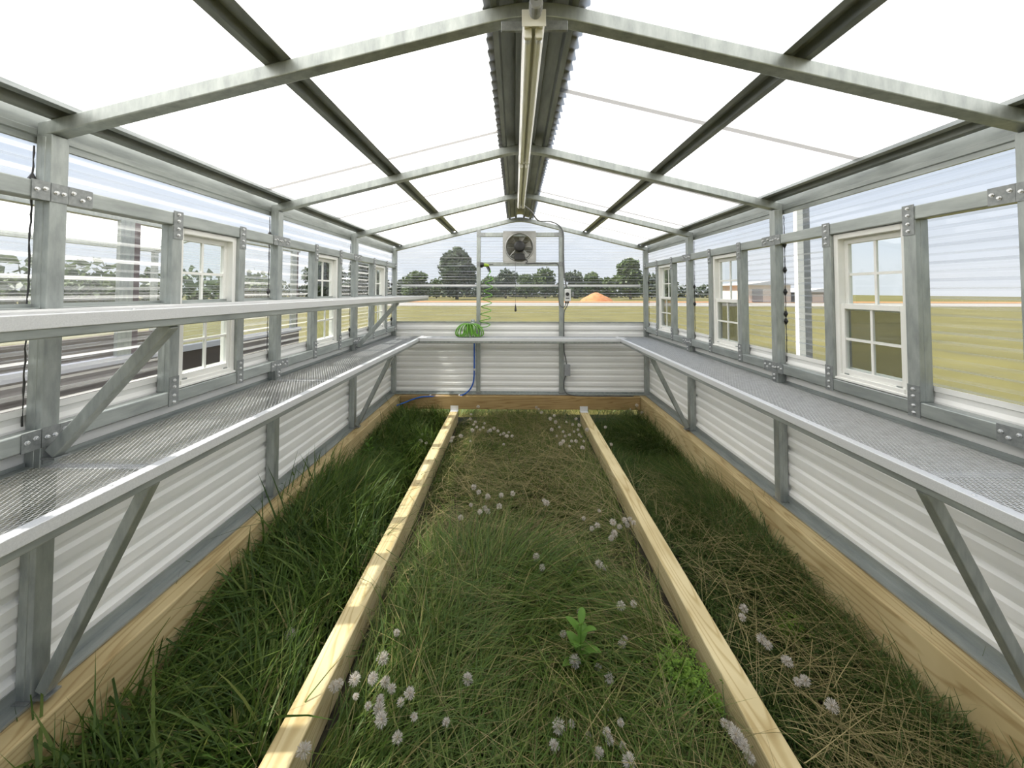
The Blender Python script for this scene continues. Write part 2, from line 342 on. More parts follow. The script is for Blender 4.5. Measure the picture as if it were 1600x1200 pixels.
def side_wall(side, X0, sg, offs):
    wall = empty('wall_'+side, (X0 + sg*.05, 0, 0), 'galvanised stud wall with white ribbed steel below and clear sheets on the %s' % side, 'wall', kind='structure')
    wall.location = (0, 0, 0)
    xi, xo = X0, X0 + sg*PW
    nb = len(TS)
    for i, t in enumerate(TS):
        p = MB().box(xi, xo, t, t+PW, .33, 2.078)
        p.box(xi+sg*.019, xi+sg*.031, t-.0015, t+.002, .33, 2.07)
        p.build('post', galv, wall, .004)
        box('foot_plate', plate_m, wall, xi-sg*.002, xi+sg*.052, t-.012, t+PW+.012, .3305, .334)
        if i in (0,) : continue
        # black sealant bead on the far or near outer edge of the post
        m = MB(); ys = t+PW+.004 if sg < 0 else t-.004
        ys = t - .004
        pts = []; rad = []; z = 1.16
        while z < 2.05:
            pts.append((xo + sg*.004, ys + random.uniform(-.002,.002), z)); rad.append(random.uniform(.0015,.0032) if random.random() > .05 else .012); z += .022
        m.tube(pts, rad, 6).build('sealant_bead', black_m, wall)
    box('base_channel', galv_y, wall, xi-sg*.004, xo+sg*.01, Y0, Y1, .322, .33)
    box('base_angle', galv_y, wall, xo-sg*.004, xo, Y0, Y1, .33, .372)
    for i in range(nb-1):
        a, b = TS[i]+PW, TS[i+1]
        for nm, z0, z1 in (('header_rail', 1.865, 1.920), ('sill_rail', 1.095, 1.150)):
            box(nm, galv_y, wall, xi, xo, a, b, z0, z1, bevel=.004)
        s = [TS[i]+o_ for o_ in offs]
        for y in s:
            m = MB().box(xi, xo, y, y+PW, 1.150, 1.865); m.box(xi+sg*.019, xi+sg*.031, y-.0015, y+.002, 1.15, 1.865)
            m.build('stud', galv, wall, .004)
            plate(wall, sg, xi, y+.002, y+.050, 1.806, 1.926, [(y+.026, z) for z in (1.822,1.850,1.884,1.912)])
            plate(wall, sg, xi, y+.002, y+.050, 1.088, 1.212, [(y+.026, z) for z in (1.104,1.132,1.168,1.196)])
        # joints of the rails with the posts
        for z0, z1 in ((1.863, 1.922), (1.093, 1.152)):
            zc = (z0+z1)/2
            plate(wall, sg, xi, TS[i]+PW+.001, TS[i]+PW+.075, z0, z1, [(TS[i]+PW+q, zc+dz) for q, dz in ((.014,.01),(.042,-.008),(.062,.006))])
            plate(wall, sg, xi, b-.05, b-.001, z0, z1, [(b-.037, zc), (b-.015, zc+.006)])
            plate(wall, sg, xi, TS[i]+.001, TS[i]+PW, z0, z1, [(TS[i]+.015, zc), (TS[i]+.036, zc)])
        plate(wall, sg, xi, TS[i]+.006, TS[i]+PW-.004, 1.04, 1.092, [(TS[i]+.026, 1.055), (TS[i]+.026, 1.078)])
        # clear sheets beside the window
        for (ya, yb) in ((TS[i]+.01, s[0]+.03), (s[1]+.02, TS[i+1]+.04)):
            MB().extrude(wave(1.18, 1.892, xo+sg*.010, sg), ya, yb, 'y', False).build('clear_sheet', clear_m, wall)
        wins.append((side, sg, xi, s[0]+PW, s[1]))
        # continuous strip above the header, one per bay
        MB().extrude(wave(1.878, 2.10, xo+sg*.014, sg), TS[i]+.005, TS[i+1]+.045, 'y', False).build('clear_sheet', clear_m, wall)
    MB().extrude(steel_profile(.335, 1.215, xo+sg*.003, sg), Y0, Y1+.02, 'y', False).build('steel_sheet', white_steel, wall)
    # eave flashing, three stepped folds
    x = xo + sg*.006
    prof = [(x,2.052),(x,2.072),(x-sg*.006,2.076),(x-sg*.006,2.094),(x+sg*.004,2.098),(x+sg*.004,2.150),(x+sg*.012,2.150),(x+sg*.012,2.052)]
    MB().extrude(prof, Y0, Y1+.02, 'y').build('eave_flashing', galv_y, wall)
    return wall
wl = side_wall('left', XL, -1, (.455, .870))
wr = side_wall('right', XR, 1, (.370, .795))

# ------------------------------------------------------------------ windows in the side walls
def window(k, side, sg, xi, ya, yb):
    nth = {0: 'nearest the camera', 1: 'nearest the camera', 2: 'second from the back wall', 3: 'closest to the back wall'}[k % 4]
    root = empty('window_%d' % (len(wins_done)+1), (0,0,0), 'white vinyl sash window in the %s wall, %s' % (side, nth), 'window', kind='structure'); wins_done.append(root)
    z0, z1 = 1.152, 1.863; f = .026
    xa, xb = xi + sg*.014, xi + sg*.072
    m = MB(); m.box(xa, xb, ya, ya+f, z0, z1); m.box(xa, xb, yb-f, yb, z0, z1); m.box(xa, xb, ya+f, yb-f, z1-f, z1)
    m.box(xa-sg*.004, xb, ya+f, yb-f, z0, z0+.030); m.box(xa-sg*.01, xa, ya, yb, z0, z0+.012)
    m.build('frame', vinyl, root, .003)
    for (nm, za, zb, xs, xe) in (('upper_sash', 1.490, z1-f, xi+sg*.046, xi+sg*.066), ('lower_sash', z0+.030, 1.522, xi+sg*.022, xi+sg*.042)):
        r = .021; y_a, y_b = ya+f, yb-f
        s = MB(); s.box(xs, xe, y_a, y_a+r, za, zb); s.box(xs, xe, y_b-r, y_b, za, zb); s.box(xs, xe, y_a+r, y_b-r, za, za+r+.006); s.box(xs, xe, y_a+r, y_b-r, zb-r-.004, zb)
        so = s.build(nm, vinyl, root, .002)
        ym, zm = (y_a+y_b)/2, (za+zb)/2; xm = (xs+xe)/2
        box('muntin', vinyl, so, xm-sg*.005, xm+sg*.005, ym-.006, ym+.006, za+r, zb-r)
        box('muntin', vinyl, so, xm-sg*.0045, xm+sg*.0045, y_a+r, y_b-r, zm-.006, zm+.006)
        for (p, q) in ((y_a+r, ym-.006), (ym+.006, y_b-r)):
            for (u, v) in ((za+r+.006, zm-.006), (zm+.006, zb-r-.004)):
                box('pane', glass_m, so, xm-sg*.0008, xm+sg*.0008, p, q, u, v)
    if side == 'right':
        so = MB().box(xi+sg*.060, xi+sg*.0605, ya+f, yb-f, z0+.03, 1.50).build('insect_screen', screen_m, root)
    lk = MB().box(xi+sg*.016, xi+sg*.024, ya+f+.02, ya+f+.04, z0+.030, z0+.036); lk.box(xi+sg*.016, xi+sg*.024, yb-f-.04, yb-f-.02, z0+.030, z0+.036)
    lk.build('sash_latch', galv, root)
wins_done = []
for k, wv in enumerate(wins):
    if k % 4: window(k, *wv)

# ------------------------------------------------------------------ back wall
wb = empty('wall_back', (0,0,0), 'gable end wall with white ribbed steel below and clear sheets above', 'wall', kind='structure')
yi, yo = YB, YB + PW
def gx(z, top):                                              # x limits under the gable line
    d = (top - z)/0.247
    return max(XL-.04, XC-d), min(XR+.04, XC+d)
MB().extrude(steel_profile(.335, 1.200, yo+.003, 1), XL-.04, XR+.04, 'x', False).build('steel_sheet', white_steel, wb)
box('sill_angle', galv, wb, XL, XR, yo-.006, yo+.002, 1.192, 1.206)
def gable_sheet(z0, z1, off):
    pr = wave(z0, z1, yo+off, 1); v = []; f = []
    for d, z in pr:
        a, b = gx(z, 2.515)
        if b - a < .02: a = b = XC
        v += [(a, d, z), (b, d, z)]
    for i in range(len(pr)-1): f.append((2*i, 2*i+1, 2*i+3, 2*i+2))
    MB().add(v, f).build('clear_sheet', clear_m, wb)
gable_sheet(1.185, 1.672, .010); gable_sheet(1.628, 2.512, .014)
box('lap_strip', lip_m, wb, XL+.05, XR-.03, yo+.006, yo+.009, 1.640, 1.664)
def bx(px): return at(px, 450, Y=YB).x
p1a, p1b, p2a, p2b = bx(744.5), bx(750.5), bx(873.8), bx(881)
for a, b in ((p1a, p1b), (p2a, p2b)):
    MB().box(a, b, yi, yo, .33, zraf(a)+.004 if abs(a-XC) > abs(b-XC) else zraf(b)+.004).build('post', galv, wb, .004)
    o = box('foot_plate', plate_m, wb, a-.006, b+.006, yi-.004, yo, .3305, .352)
for z0, z1, lab in ((2.255, 2.305, 't'), (1.895, 1.940, 'b')):
    box('fan_rail', galv, wb, p1b, p2a, yi, yo, z0, z1, bevel=.003)
for a, b in ((p1a, p1b), (p2a, p2b)):
    box('bracket_plate', plate_m, wb, a+.001, b-.001, yi-.003, yi, 2.245, 2.34)
    s_ = 1 if a < 0 else -1
    c = b if a < 0 else a
    box('bracket_plate', plate_m, wb, c, c+s_*.06, yi-.003, yi, 2.257, 2.303)
    box('bracket_plate', plate_m, wb, a+.001, b-.001, yi-.003, yi, 1.885, 1.945)
box('base_channel', galv, wb, XL, XR, yi-.006, yo+.01, .322, .330)
box('base_angle', galv, wb, XL, XR, yo-.004, yo, .330, .352)

# ------------------------------------------------------------------ ceiling: rafters, purlins, ridge, roof sheets
ceil = empty('ceiling', (0,0,0), 'pitched roof of milky translucent sheets on galvanised rafters', 'roof', kind='structure')
def rafter(t):
    lo = []; hi = []
    xs = [XL-.05] + list(np.linspace(XC-.13, XC+.13, 9)) + [XR+.05]
    for x in xs:
        d = abs(x-XC); s = .247*max(d, 0) if d > .13 else .247*(.065 + d*d/.26)
        lo.append((x, 2.458 - s)); hi.append((x, 2.506 - s))
    m = MB(); n = len(xs)
    v = [(x, t, z) for x, z in lo] + [(x, t, z) for x, z in hi] + [(x, t+PW, z) for x, z in lo] + [(x, t+PW, z) for x, z in hi]
    f = []
    for i in range(n-1):
        f += [(i, i+1, n+i+1, n+i), (2*n+i+1, 2*n+i, 3*n+i, 3*n+i+1), (i+1, i, 2*n+i, 2*n+i+1), (n+i, n+i+1, 3*n+i+1, 3*n+i)]
    f += [(0, n, 3*n, 2*n), (n-1, 2*n+n-1, 3*n+n-1, n+n-1)]
    return m.add(v, f).build('rafter', galv, ceil, .004)
for t in TS: rafter(t)
for t in TS[:2]:
    MB().box(XC-.104, XC+.104, t-.006, t+.006, 2.393, 2.424).build('ridge_gusset', plate_m, ceil, .002)
def hat(dx, z_add=.0, wide=.084, hgt=.030, mat=hat_m, name='purlin'):
    x = XC + dx; zb = zraf(x) + .048 + z_add; s = -.247 if dx > 0 else .247
    t_ = .0015; fl = .020; q = wide/2; top = q - fl - .006
    pr = [(-q,0),(-q+fl,0),(-top,hgt),(top,hgt),(q-fl,0),(q,0)]
    up_ = [(a, b+t_) for a, b in pr]; full = pr + up_[::-1]
    ob = MB().extrude([(x+a, zb + s*a + b) for a, b in full], Y0, Y1+.03, 'y').build(name, mat, ceil)
    return ob
screw_mesh = None
for dx in (-.812, .812): hat(dx)
for dx in (-1.497, 1.484): hat(dx, name='eave_purlin')
for dx in (-.088, .088): hat(dx, name='ridge_purlin', wide=.10)
# ridge cap above the sheets
pr = [(XC-.17, zraf(XC-.17)+.098), (XC-.02, zraf(XC)+.100), (XC+.02, zraf(XC)+.100), (XC+.17, zraf(XC+.17)+.098)]
MB().extrude(pr + [(x, z+.002) for x, z in pr[::-1]], Y0-.05, Y1+.1, 'y').build('ridge_cap', hat_m, ceil)
# corrugated translucent sheets, ribs running up the slope
def roof_sheet(sg, y0, y1, lift):
    xs = (XC + sg*.055, XC + sg*(.87), XC + sg*(1.605)); pitch = .076; v = []; f = []
    y = y0; ys = []
    while y < y1: ys.append(y); y += pitch/6
    ys.append(y1)
    for y in ys:
        ph = (y/pitch) % 1.0; wv = .0065*math.cos(2*PI*ph)
        for x in xs: v.append((x, y, zraf(x) + .088 + wv + lift))
    n = 3
    for i in range(len(ys)-1):
        for k in range(2): f.append((i*n+k, i*n+k+1, (i+1)*n+k+1, (i+1)*n+k))
    return MB().add(v, f).build('roof_sheet', roof_m, ceil, smooth=True)
for sg, seams in ((-1, [-.05, .43, 1.35, 2.27, 3.19, 4.11, 5.03]), (1, [-.05, .88, 1.80, 2.72, 3.64, 4.56, 5.03])):
    for i in range(len(seams)-1): roof_sheet(sg, seams[i]-.03, seams[i+1]+.03, .0022*(i % 2))
    for y in seams[1:-1]:  # added strips under each lap, shading the seam line by their colour
        xa_, xb_ = XC+sg*.06, XC+sg*1.60
        MB().add([(xa_, y-.018, zraf(xa_)+.079), (xb_, y-.018, zraf(xb_)+.079), (xb_, y+.018, zraf(xb_)+.079), (xa_, y+.018, zraf(xa_)+.079)], [(0,1,2,3)]).build('lap_shade', lap_shade_m, ceil)

# ------------------------------------------------------------------ timber skids and joists
def timber(name, mat, b, label, group=None, bev=.006):
    x0, x1, y0, y1, z0, z1 = b
    o = MB().box(0, x1-x0, 0, y1-y0, 0, z1-z0).build(name, mat, None, bev); o.location = (x0, y0, z0)
    return tag(o, label, 'timber', group)
timber('timber_skid', wood_sk, (XL-.07, XL+.082, Y0, YB+.06, .02, .318), 'thick pine skid running under the left bench wall')
timber('timber_skid', wood_sk, (XR-.080, XR+.07, Y0, YB+.06, .02, .318), 'thick pine skid running under the right bench wall')
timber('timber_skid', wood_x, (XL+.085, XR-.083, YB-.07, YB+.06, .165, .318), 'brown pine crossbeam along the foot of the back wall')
JT = .147
timber('floor_joist', wood_y, (-.774, -.681, .02, YB-.075, .012, JT), 'sunlit pine joist lying in the grass to the left', 'floor joists')
timber('floor_joist', wood_y, (.7745, .868, .02, YB-.075, .012, JT), 'pine joist lying in the grass to the right', 'floor joists')
for x, w_ in ((-.7275, 'left'), (.821, 'right')):
    hg = empty('joist_hanger', (x, YB-.078, JT), 'small bright metal hanger where the %s joist meets the back beam' % w_, 'bracket', 'joist hangers')
    MB().box(x-.047, x+.047, YB-.078, YB-.0745, JT, JT+.062).build('back_plate', lip_m, hg)
    MB().box(x-.045, x+.045, YB-.12, YB-.0775, JT, JT+.003).build('top_strap', lip_m, hg)

# ------------------------------------------------------------------ benches
def mesh_deck(x0, x1, y0, y1, z, along='y', sw=.0155, lw=.030, tw=.0025, th=.0014):
    p = sw/2
    if along == 'y': A0, A1, B0, B1 = x0, x1, y0, y1
    else: A0, A1, B0, B1 = y0, y1, x0, x1
    ns = int((A1-A0)/p); nj = int((B1-B0)/(lw/2)) + 1
    k = np.arange(ns)[:, None]; j = np.arange(nj)[None, :]
    a = A0 + (k+.5)*p + (p/2)*np.where((j+k) % 2 == 0, 1.0, -1.0); b = np.broadcast_to(B0 + j*(lw/2), a.shape)
    vs_ = []
    for da, dz in ((-tw/2, -th), (tw/2, -th*.2), (tw/2, th), (-tw/2, th*.2)):
        c = [a+da, b, np.full(a.shape, z+dz)] if along == 'y' else [b, a+da, np.full(a.shape, z+dz)]
        vs_.append(np.stack(c, -1))
    V = np.stack(vs_, 2)                                     # ns,nj,4,3
    idx = np.arange(ns*nj*4).reshape(ns, nj, 4)
    F = []
    for q in range(4):
        r = (q+1) % 4
        F.append(np.stack([idx[:, :-1, q], idx[:, :-1, r], idx[:, 1:, r], idx[:, 1:, q]], -1).reshape(-1, 4))
    return V.reshape(-1, 3), np.concatenate(F)
def np_mesh(name, V, F, mat, parent=None, smooth=False):
    me = bpy.data.meshes.new(name); nf = len(F); k = F.shape[1]
    me.vertices.add(len(V)); me.vertices.foreach_set('co', V.astype(np.float32).ravel())
    me.loops.add(nf*k); me.loops.foreach_set('vertex_index', F.astype(np.int32).ravel())
    me.polygons.add(nf); me.polygons.foreach_set('loop_start', np.arange(0, nf*k, k, dtype=np.int32))
    me.update(calc_edges=True); me.materials.append(mat)
    if smooth: me.polygons.foreach_set('use_smooth', np.ones(nf, bool))
    o = bpy.data.objects.new(name, me); col.objects.link(o)
    if parent: o.parent = parent
    return o
ZL = 1.036                                                   # top of the lower benches
def side_bench(name, sg, X0, xlip, z, y0, y1, label, braces, zfoot):
    r = empty(name, (0,0,0), label, 'bench')
    L = .034
    # front lip: folded bright angle with a darker channel below
    pr = [(xlip,z),(xlip,z-.033),(xlip+sg*.003,z-.033),(xlip+sg*.003,z-.003),(xlip+sg*L,z-.003),(xlip+sg*L,z)]
    MB().extrude(pr, y0, y1, 'y').build('front_lip', lip_m, r, .0015)
    MB().box(xlip+sg*.006, xlip+sg*.046, y0, y1, z-.056, z-.0065).build('front_rail', galv_y, r, .003)
    d = np_mesh('mesh_deck', *mesh_deck(min(xlip+sg*.03, X0+sg*.046), max(xlip+sg*.03, X0+sg*.046), y0, y1, z-.005), deck_m, r)
    xw = X0 + sg*.046
    pr = [(xw,z+.012),(xw,z-.03),(xw-sg*.003,z-.03),(xw-sg*.003,z-.003),(xw-sg*.03,z-.003),(xw-sg*.03,z),(xw-sg*.003,z),(xw-sg*.003,z+.012)]
    for i in range(len(TS)-1):                                # wall angle between the posts
        a, b = max(TS[i]+PW+.002, y0), min(TS[i+1]-.002, y1)
        if b > a: MB().extrude(pr, a, b, 'y').build('wall_angle', galv_y, r)
    for t in TS[:4]:
        MB().box(xlip+sg*.04, X0-sg*.002, t+.006, t+.044, z-.0145, z-.0075).build('crossbar', lip_m, r)
    for t in braces:
        b = MB().beam((X0-sg*.020, t+.022, zfoot), (xlip+sg*.028, t+.022, z-.052), .036, .034, (0,1,0)).build('brace', galv, r, .003)
        box('brace_foot', plate_m, r, X0-sg*.045, X0-sg*.0005, t+.001, t+.045, zfoot-.016, zfoot-.010)
    for t in np.arange(.5, y1, .61):
        MB().lathe((xlip+sg*.017, t, z), [(.006,0),(.006,.0012),(.0035,.003)], 'z', 6).build('screw', bolt_m, r)
    return r
LIPL, LIPR = -1.110, 1.2116
YLB = 4.62
side_bench('bench', -1, XL, LIPL, ZL, .02, YB-.004, 'low left bench with sun patches on its wire mesh top', (TS[1], TS[3]), .350)
side_bench('bench', 1, XR, LIPR, ZL, .02, YB-.004, 'right bench with galvanised lip and grey mesh top', (TS[1], TS[3]), .350)
side_bench('wall_shelf', -1, XL, -1.060, 1.527, .02, YB-.02, 'narrow upper mesh shelf across the left windows', (TS[1], TS[3]), 1.072)
r = empty('bench', (0,0,0), 'short bench along the back wall holding the green hose', 'bench')
z = ZL
xa, xb = LIPL+.002, LIPR-.002
pr = [(YLB,z),(YLB,z-.033),(YLB+.003,z-.033),(YLB+.003,z-.003),(YLB+.034,z-.003),(YLB+.034,z)]
MB().extrude(pr, xa, xb, 'x').build('front_lip', lip_m, r, .0015)
MB().box(xa, xb, YLB+.006, YLB+.046, z-.056, z-.0065).build('front_rail', galv, r, .003)
np_mesh('mesh_deck', *mesh_deck(xa, xb, YLB+.03, YB-.002, z-.005, 'x'), deck_m, r)
MB().box(xa+.05, xb-.05, YB-.03, YB-.002, z-.03, z-.008).build('wall_angle', galv, r)
for x in (XC-.02, LIPL+.06, LIPR-.06): MB().box(x-.02, x+.02, YLB+.05, YB-.032, z-.0145, z-.0075).build('crossbar', lip_m, r)
for x in (xa, xb):
    s_ = 1 if x < 0 else -1
    MB().box(x-.03, x+.075, YLB-.002, YLB+.15, z+.0005, z+.0025).build('corner_plate', lip_m, r, .001)

# ------------------------------------------------------------------ strip lamps under the ridge
ZLAMP = 2.385
def lamp(y0, y1, label):
    L = empty('strip_lamp', (XC-.004, y0, ZLAMP), label, 'lamp', 'strip lamps')
    x = XC-.004
    pr = [(x-.034,ZLAMP+.036),(x-.034,ZLAMP+.004),(x-.028,ZLAMP-.004),(x-.008,ZLAMP+.006),(x+.008,ZLAMP+.006),(x+.028,ZLAMP-.004),(x+.034,ZLAMP+.004),(x+.034,ZLAMP+.036)]
    MB().extrude(pr, y0, y1, 'y').build('housing', lamp_white, L)
    for y, s_ in ((y0, 1), (y1, -1)):
        MB().box(x-.036, x+.036, y-.002 if s_ > 0 else y, y if s_ > 0 else y+.002, ZLAMP-.014, ZLAMP+.038).build('end_cap', lamp_white, L, .001)
        for dx in (-.017, .017):
            m = MB().box(x+dx-.012, x+dx+.012, y+s_*.028, y+s_*.044, ZLAMP-.030, ZLAMP+.003)
            m.build('tube_holder', lamp_white, L, .004)
    for dx in (-.017, .017):
        t = MB().tube([(x+dx, y0+.046, ZLAMP-.016), (x+dx, y1-.046, ZLAMP-.016)], .0127, 14).build('tube', tube_glass, L, smooth=False)
        for a, b in ((y0+.044, y0+.062), (y1-.062, y1-.044)): MB().tube([(x+dx, a, ZLAMP-.016), (x+dx, b, ZLAMP-.016)], .0132, 14).build('tube_cap', bolt_m, t)
lamp(1.17, 2.45, 'long white twin tube lamp nearest the camera under the ridge')
lamp(2.46, 3.76, 'farther white twin tube lamp under the ridge near the fan')
c = empty('conduit', (XC, 1.2, 2.41), 'dark conduit pipe entering the near end of the strip lamp', 'pipe')
MB().tube([(XC, -.02, 2.452), (XC, .7, 2.452), (XC, .98, 2.448), (XC, 1.08, 2.436), (XC, 1.13, 2.414), (XC, 1.166, 2.405)], .0115, 12).build('pipe', conduit_m, c, smooth=True)
MB().lathe((XC, 1.114, 2.407), [(.016,0),(.020,.004),(.020,.030),(.017,.036),(.017,.052)], 'y', 14).build('fitting', grey_plastic, c)

# ------------------------------------------------------------------ exhaust fan
fc = at(811.7, 386, Y=YB-.03)
fan = empty('exhaust_fan', (fc.x, YB-.006, 1.89), 'square steel exhaust fan with black motor high on the back wall', 'fan')
R = .170; hw, hh = .205, .198
# face plate with a round opening
n = 48; v = []; f = []
for k in range(n):
    a = 2*PI*k/n; ca, sa = math.cos(a), math.sin(a)
    s_ = min(hw/abs(ca) if abs(ca) > 1e-6 else 9, hh/abs(sa) if abs(sa) > 1e-6 else 9)
    for y in (YB-.012, YB-.004): v += [(fc.x+ca*R, y, fc.z+sa*R), (fc.x+ca*s_, y, fc.z+sa*s_)]
for k in range(n):
    a, b = 4*k, 4*((k+1) % n)
    f += [(a, a+1, b+1, b), (a+2, b+2, b+3, a+3), (a, b, b+2, a+2), (a+1, a+3, b+3, b+1)]
MB().add(v, f).build('face_plate', chrome, fan)
m = MB()
for rr, ya, yb in ((R+.004, YB-.028, YB+.10), ):
    prof = []
    vv = []; ff = []
    for k in range(n):
        a = 2*PI*k/n; ca, sa = math.cos(a), math.sin(a)
        for (r_, y) in ((R+.010, YB-.012), (R+.004, YB-.030), (R-.004, YB-.030), (R-.010, YB+.09)): vv.append((fc.x+ca*r_, y, fc.z+sa*r_))
    for k in range(n):
        a, b = 4*k, 4*((k+1) % n)
        for q in range(3): ff.append((a+q, b+q, b+q+1, a+q+1))
    m.add(vv, ff)
m.build('shroud_ring', chrome, fan, smooth=True)
for k in range(6):                                           # fan blades
    a0 = 2*PI*k/6 + .3; v = []; f = []; ns = 6
    for i in range(ns):
        r_ = .045 + (R-.012-.045)*i/(ns-1); half = .20 + .16*i/(ns-1)
        for s_ in (-1, 1):
            a = a0 + s_*half*(.6 if i == 0 else .85); v.append((fc.x+math.cos(a)*r_, YB+.045 + s_*.018, fc.z+math.sin(a)*r_))
    for i in range(ns-1): f.append((2*i, 2*i+1, 2*i+3, 2*i+2))
    MB().add(v, f).build('blade', blade_m, fan)
for k in range(10):                                          # louvre slats behind the blades
    z_ = fc.z - .16 + k*.034
    MB().add([(fc.x-.17, YB+.115, z_), (fc.x+.17, YB+.115, z_), (fc.x+.17, YB+.10, z_+.032), (fc.x-.17, YB+.10, z_+.032)], [(0,1,2,3)]).build('louvre_slat', blade_m, fan)
MB().lathe((fc.x, YB-.075, fc.z+.006), [(.02,0),(.050,.004),(.062,.016),(.068,.022),(.068,.095),(.05,.105)], 'y', 28).build('motor', black_m, fan)
MB().box(fc.x-.062, fc.x+.062, YB-.075, YB-.012, fc.z-.165, fc.z-.085).build('wiring_box', black_m, fan, .008)
for sx in (-1, 1):
    MB().beam((fc.x+sx*.045, YB-.02, fc.z-.03), (fc.x+sx*.115, YB-.02, fc.z-.105), .010, .010).build('motor_strut', chrome, fan)
    MB().beam((fc.x+sx*.02, YB-.02, fc.z+.06), (fc.x+sx*.02, YB-.02, fc.z+.165), .008, .008).build('motor_strut', chrome, fan)
pc = empty('pull_cord', (at(805.5, 450, Y=YB-.05).x, YB-.06, 1.35), 'thin pull cord with a dark weight hanging below the fan', 'cord')
xp = pc.location.x
MB().tube([(xp, YB-.045, fc.z-.168), (xp, YB-.052, 1.42)], .0016, 5).build('cord', conduit_m, pc)
MB().lathe((xp, YB-.052, 1.335), [(.006,0),(.013,.008),(.012,.03),(.006,.07),(.002,.09)], 'z', 12).build('weight', black_m, pc)

# ------------------------------------------------------------------ wiring, thermostat, boxes
def cable(name, pts, r, mat, label, cat='cable', rep=6):
    P = [Vector(p) for p in pts]; out = []
    for i in range(len(P)-1):
        p0, p1, p2, p3 = P[max(i-1, 0)], P[i], P[i+1], P[min(i+2, len(P)-1)]
        for k in range(rep):
            t = k/rep; out.append(.5*((2*p1) + (p2-p0)*t + (2*p0-5*p1+4*p2-p3)*t*t + (3*p1-p0-3*p2+p3)*t**3))
    out.append(P[-1])
    return tag(MB().tube(out, r, 8).build(name, mat, None, smooth=True), label, cat)
def bp(px, py, dy=.03): return at(px, py, Y=YB-dy)
cable('power_cable', [(XC+.02, 3.79, ZLAMP+.015), (XC+.10, 4.05, 2.40), (XC+.20, 4.45, 2.372)] + [bp(*q) for q in ((858, 346), (868, 349), (876, 355), (880, 364), (880.5, 380), (880.5, 400), (881.5, 425), (883.5, 440), (885.5, 451))], .0085, conduit_m, 'thick dark cable from the lamp down the right back post')
cable('fan_cable', [bp(818, 402, .06), bp(824, 408, .03), bp(822, 411.5, .02), bp(835, 411, .012), bp(855, 412, .012), bp(868, 411, .012), bp(872.5, 416, .012), bp(873, 440), bp(873, 465), bp(875, 477), bp(881, 480), bp(884.5, 474), bp(885.5, 470)], .0055, conduit_m, 'thin black cable looping from the fan to the thermostat')
cable('power_cable', [bp(887.5, 471), bp(886, 478), bp(882, 486), bp(881, 500), bp(881, 520), (at(881, 530, Y=YB-.01).x, YB-.014, 1.03), bp(881.5, 548, .012), bp(884, 560, .016), bp(885.5, 570, .02)], .006, conduit_m, 'black cable from the thermostat down behind the back bench')
cable('power_cable', [bp(884, 587, .02), bp(881, 597, .02), bp(882, 609, .02), bp(888, 616, .03), bp(910, 618.5, .05), bp(950, 619, .05), bp(990, 619, .05)], .006, conduit_m, 'black cable running along the foot of the back wall')
th = empty('thermostat', bp(886.5, 462), 'grey thermostat box with black dial on the right back post', 'thermostat')
a, b = bp(882, 451.5), bp(891.5, 471)
MB().box(a.x, b.x, YB-.062, YB-.004, b.z, a.z).build('body', pale_plastic, th, .006)
MB().lathe((bp(886, 459.5).x, YB-.078, bp(886, 459.5).z), [(.018,0),(.022,.004),(.022,.017)], 'y', 20).build('dial', black_m, th)
MB().box(bp(883.5, 466).x, bp(889, 466).x, YB-.0635, YB-.061, bp(886, 467).z, bp(886, 465).z).build('label_strip', conduit_m, th)
for k in range(3): MB().tube([(bp(893.5, 460).x + .012*math.cos(0) + (k-1)*.008, YB-.03, bp(893, 463).z), (bp(893.5, 460).x + .012 + (k-1)*.008, YB-.03, bp(893, 456).z)], .0035, 8).build('sensor_coil', grey_plastic, th)
for px in (884.3, 887.6): MB().lathe((bp(px, 473).x, YB-.032, bp(px, 474).z), [(.008,0),(.011,.004),(.011,.024)], 'z', 12).build('cable_gland', black_m, th)
jb = empty('junction_box', bp(886, 578), 'grey weatherproof junction box low on the back wall', 'box')
a, b = bp(882, 569.5), bp(890.5, 586.5)
MB().box(a.x, b.x, YB-.055, YB-.002, b.z, a.z).build('body', grey_plastic, jb, .006)
MB().box(a.x-.003, b.x+.003, YB-.060, YB-.054, b.z-.003, a.z+.003).build('lid', grey_plastic, jb, .003)
# blue hose
h = cable('water_hose', [bp(741, 531, .05), bp(741, 545), bp(741, 570), bp(740.5, 590), bp(738, 602), bp(731, 612), bp(719, 618.5, .035), bp(700, 619.5, .05), bp(680, 619.5, .06), bp(660, 620, .08), bp(645, 624, .10), bp(630, 630, .14), bp(618, 634, .2)], .0085, hose_blue, 'bright blue water hose running down and along the back wall', 'hose')
for q in ((741.5, 577.5), (717, 618.5), (672, 618.5)):
    p = bp(*q, dy=.04); MB().box(p.x-.009, p.x+.009, p.y-.006, p.y+.03, p.z-.012, p.z+.012).build('hose_clip', lamp_white, h, .003)
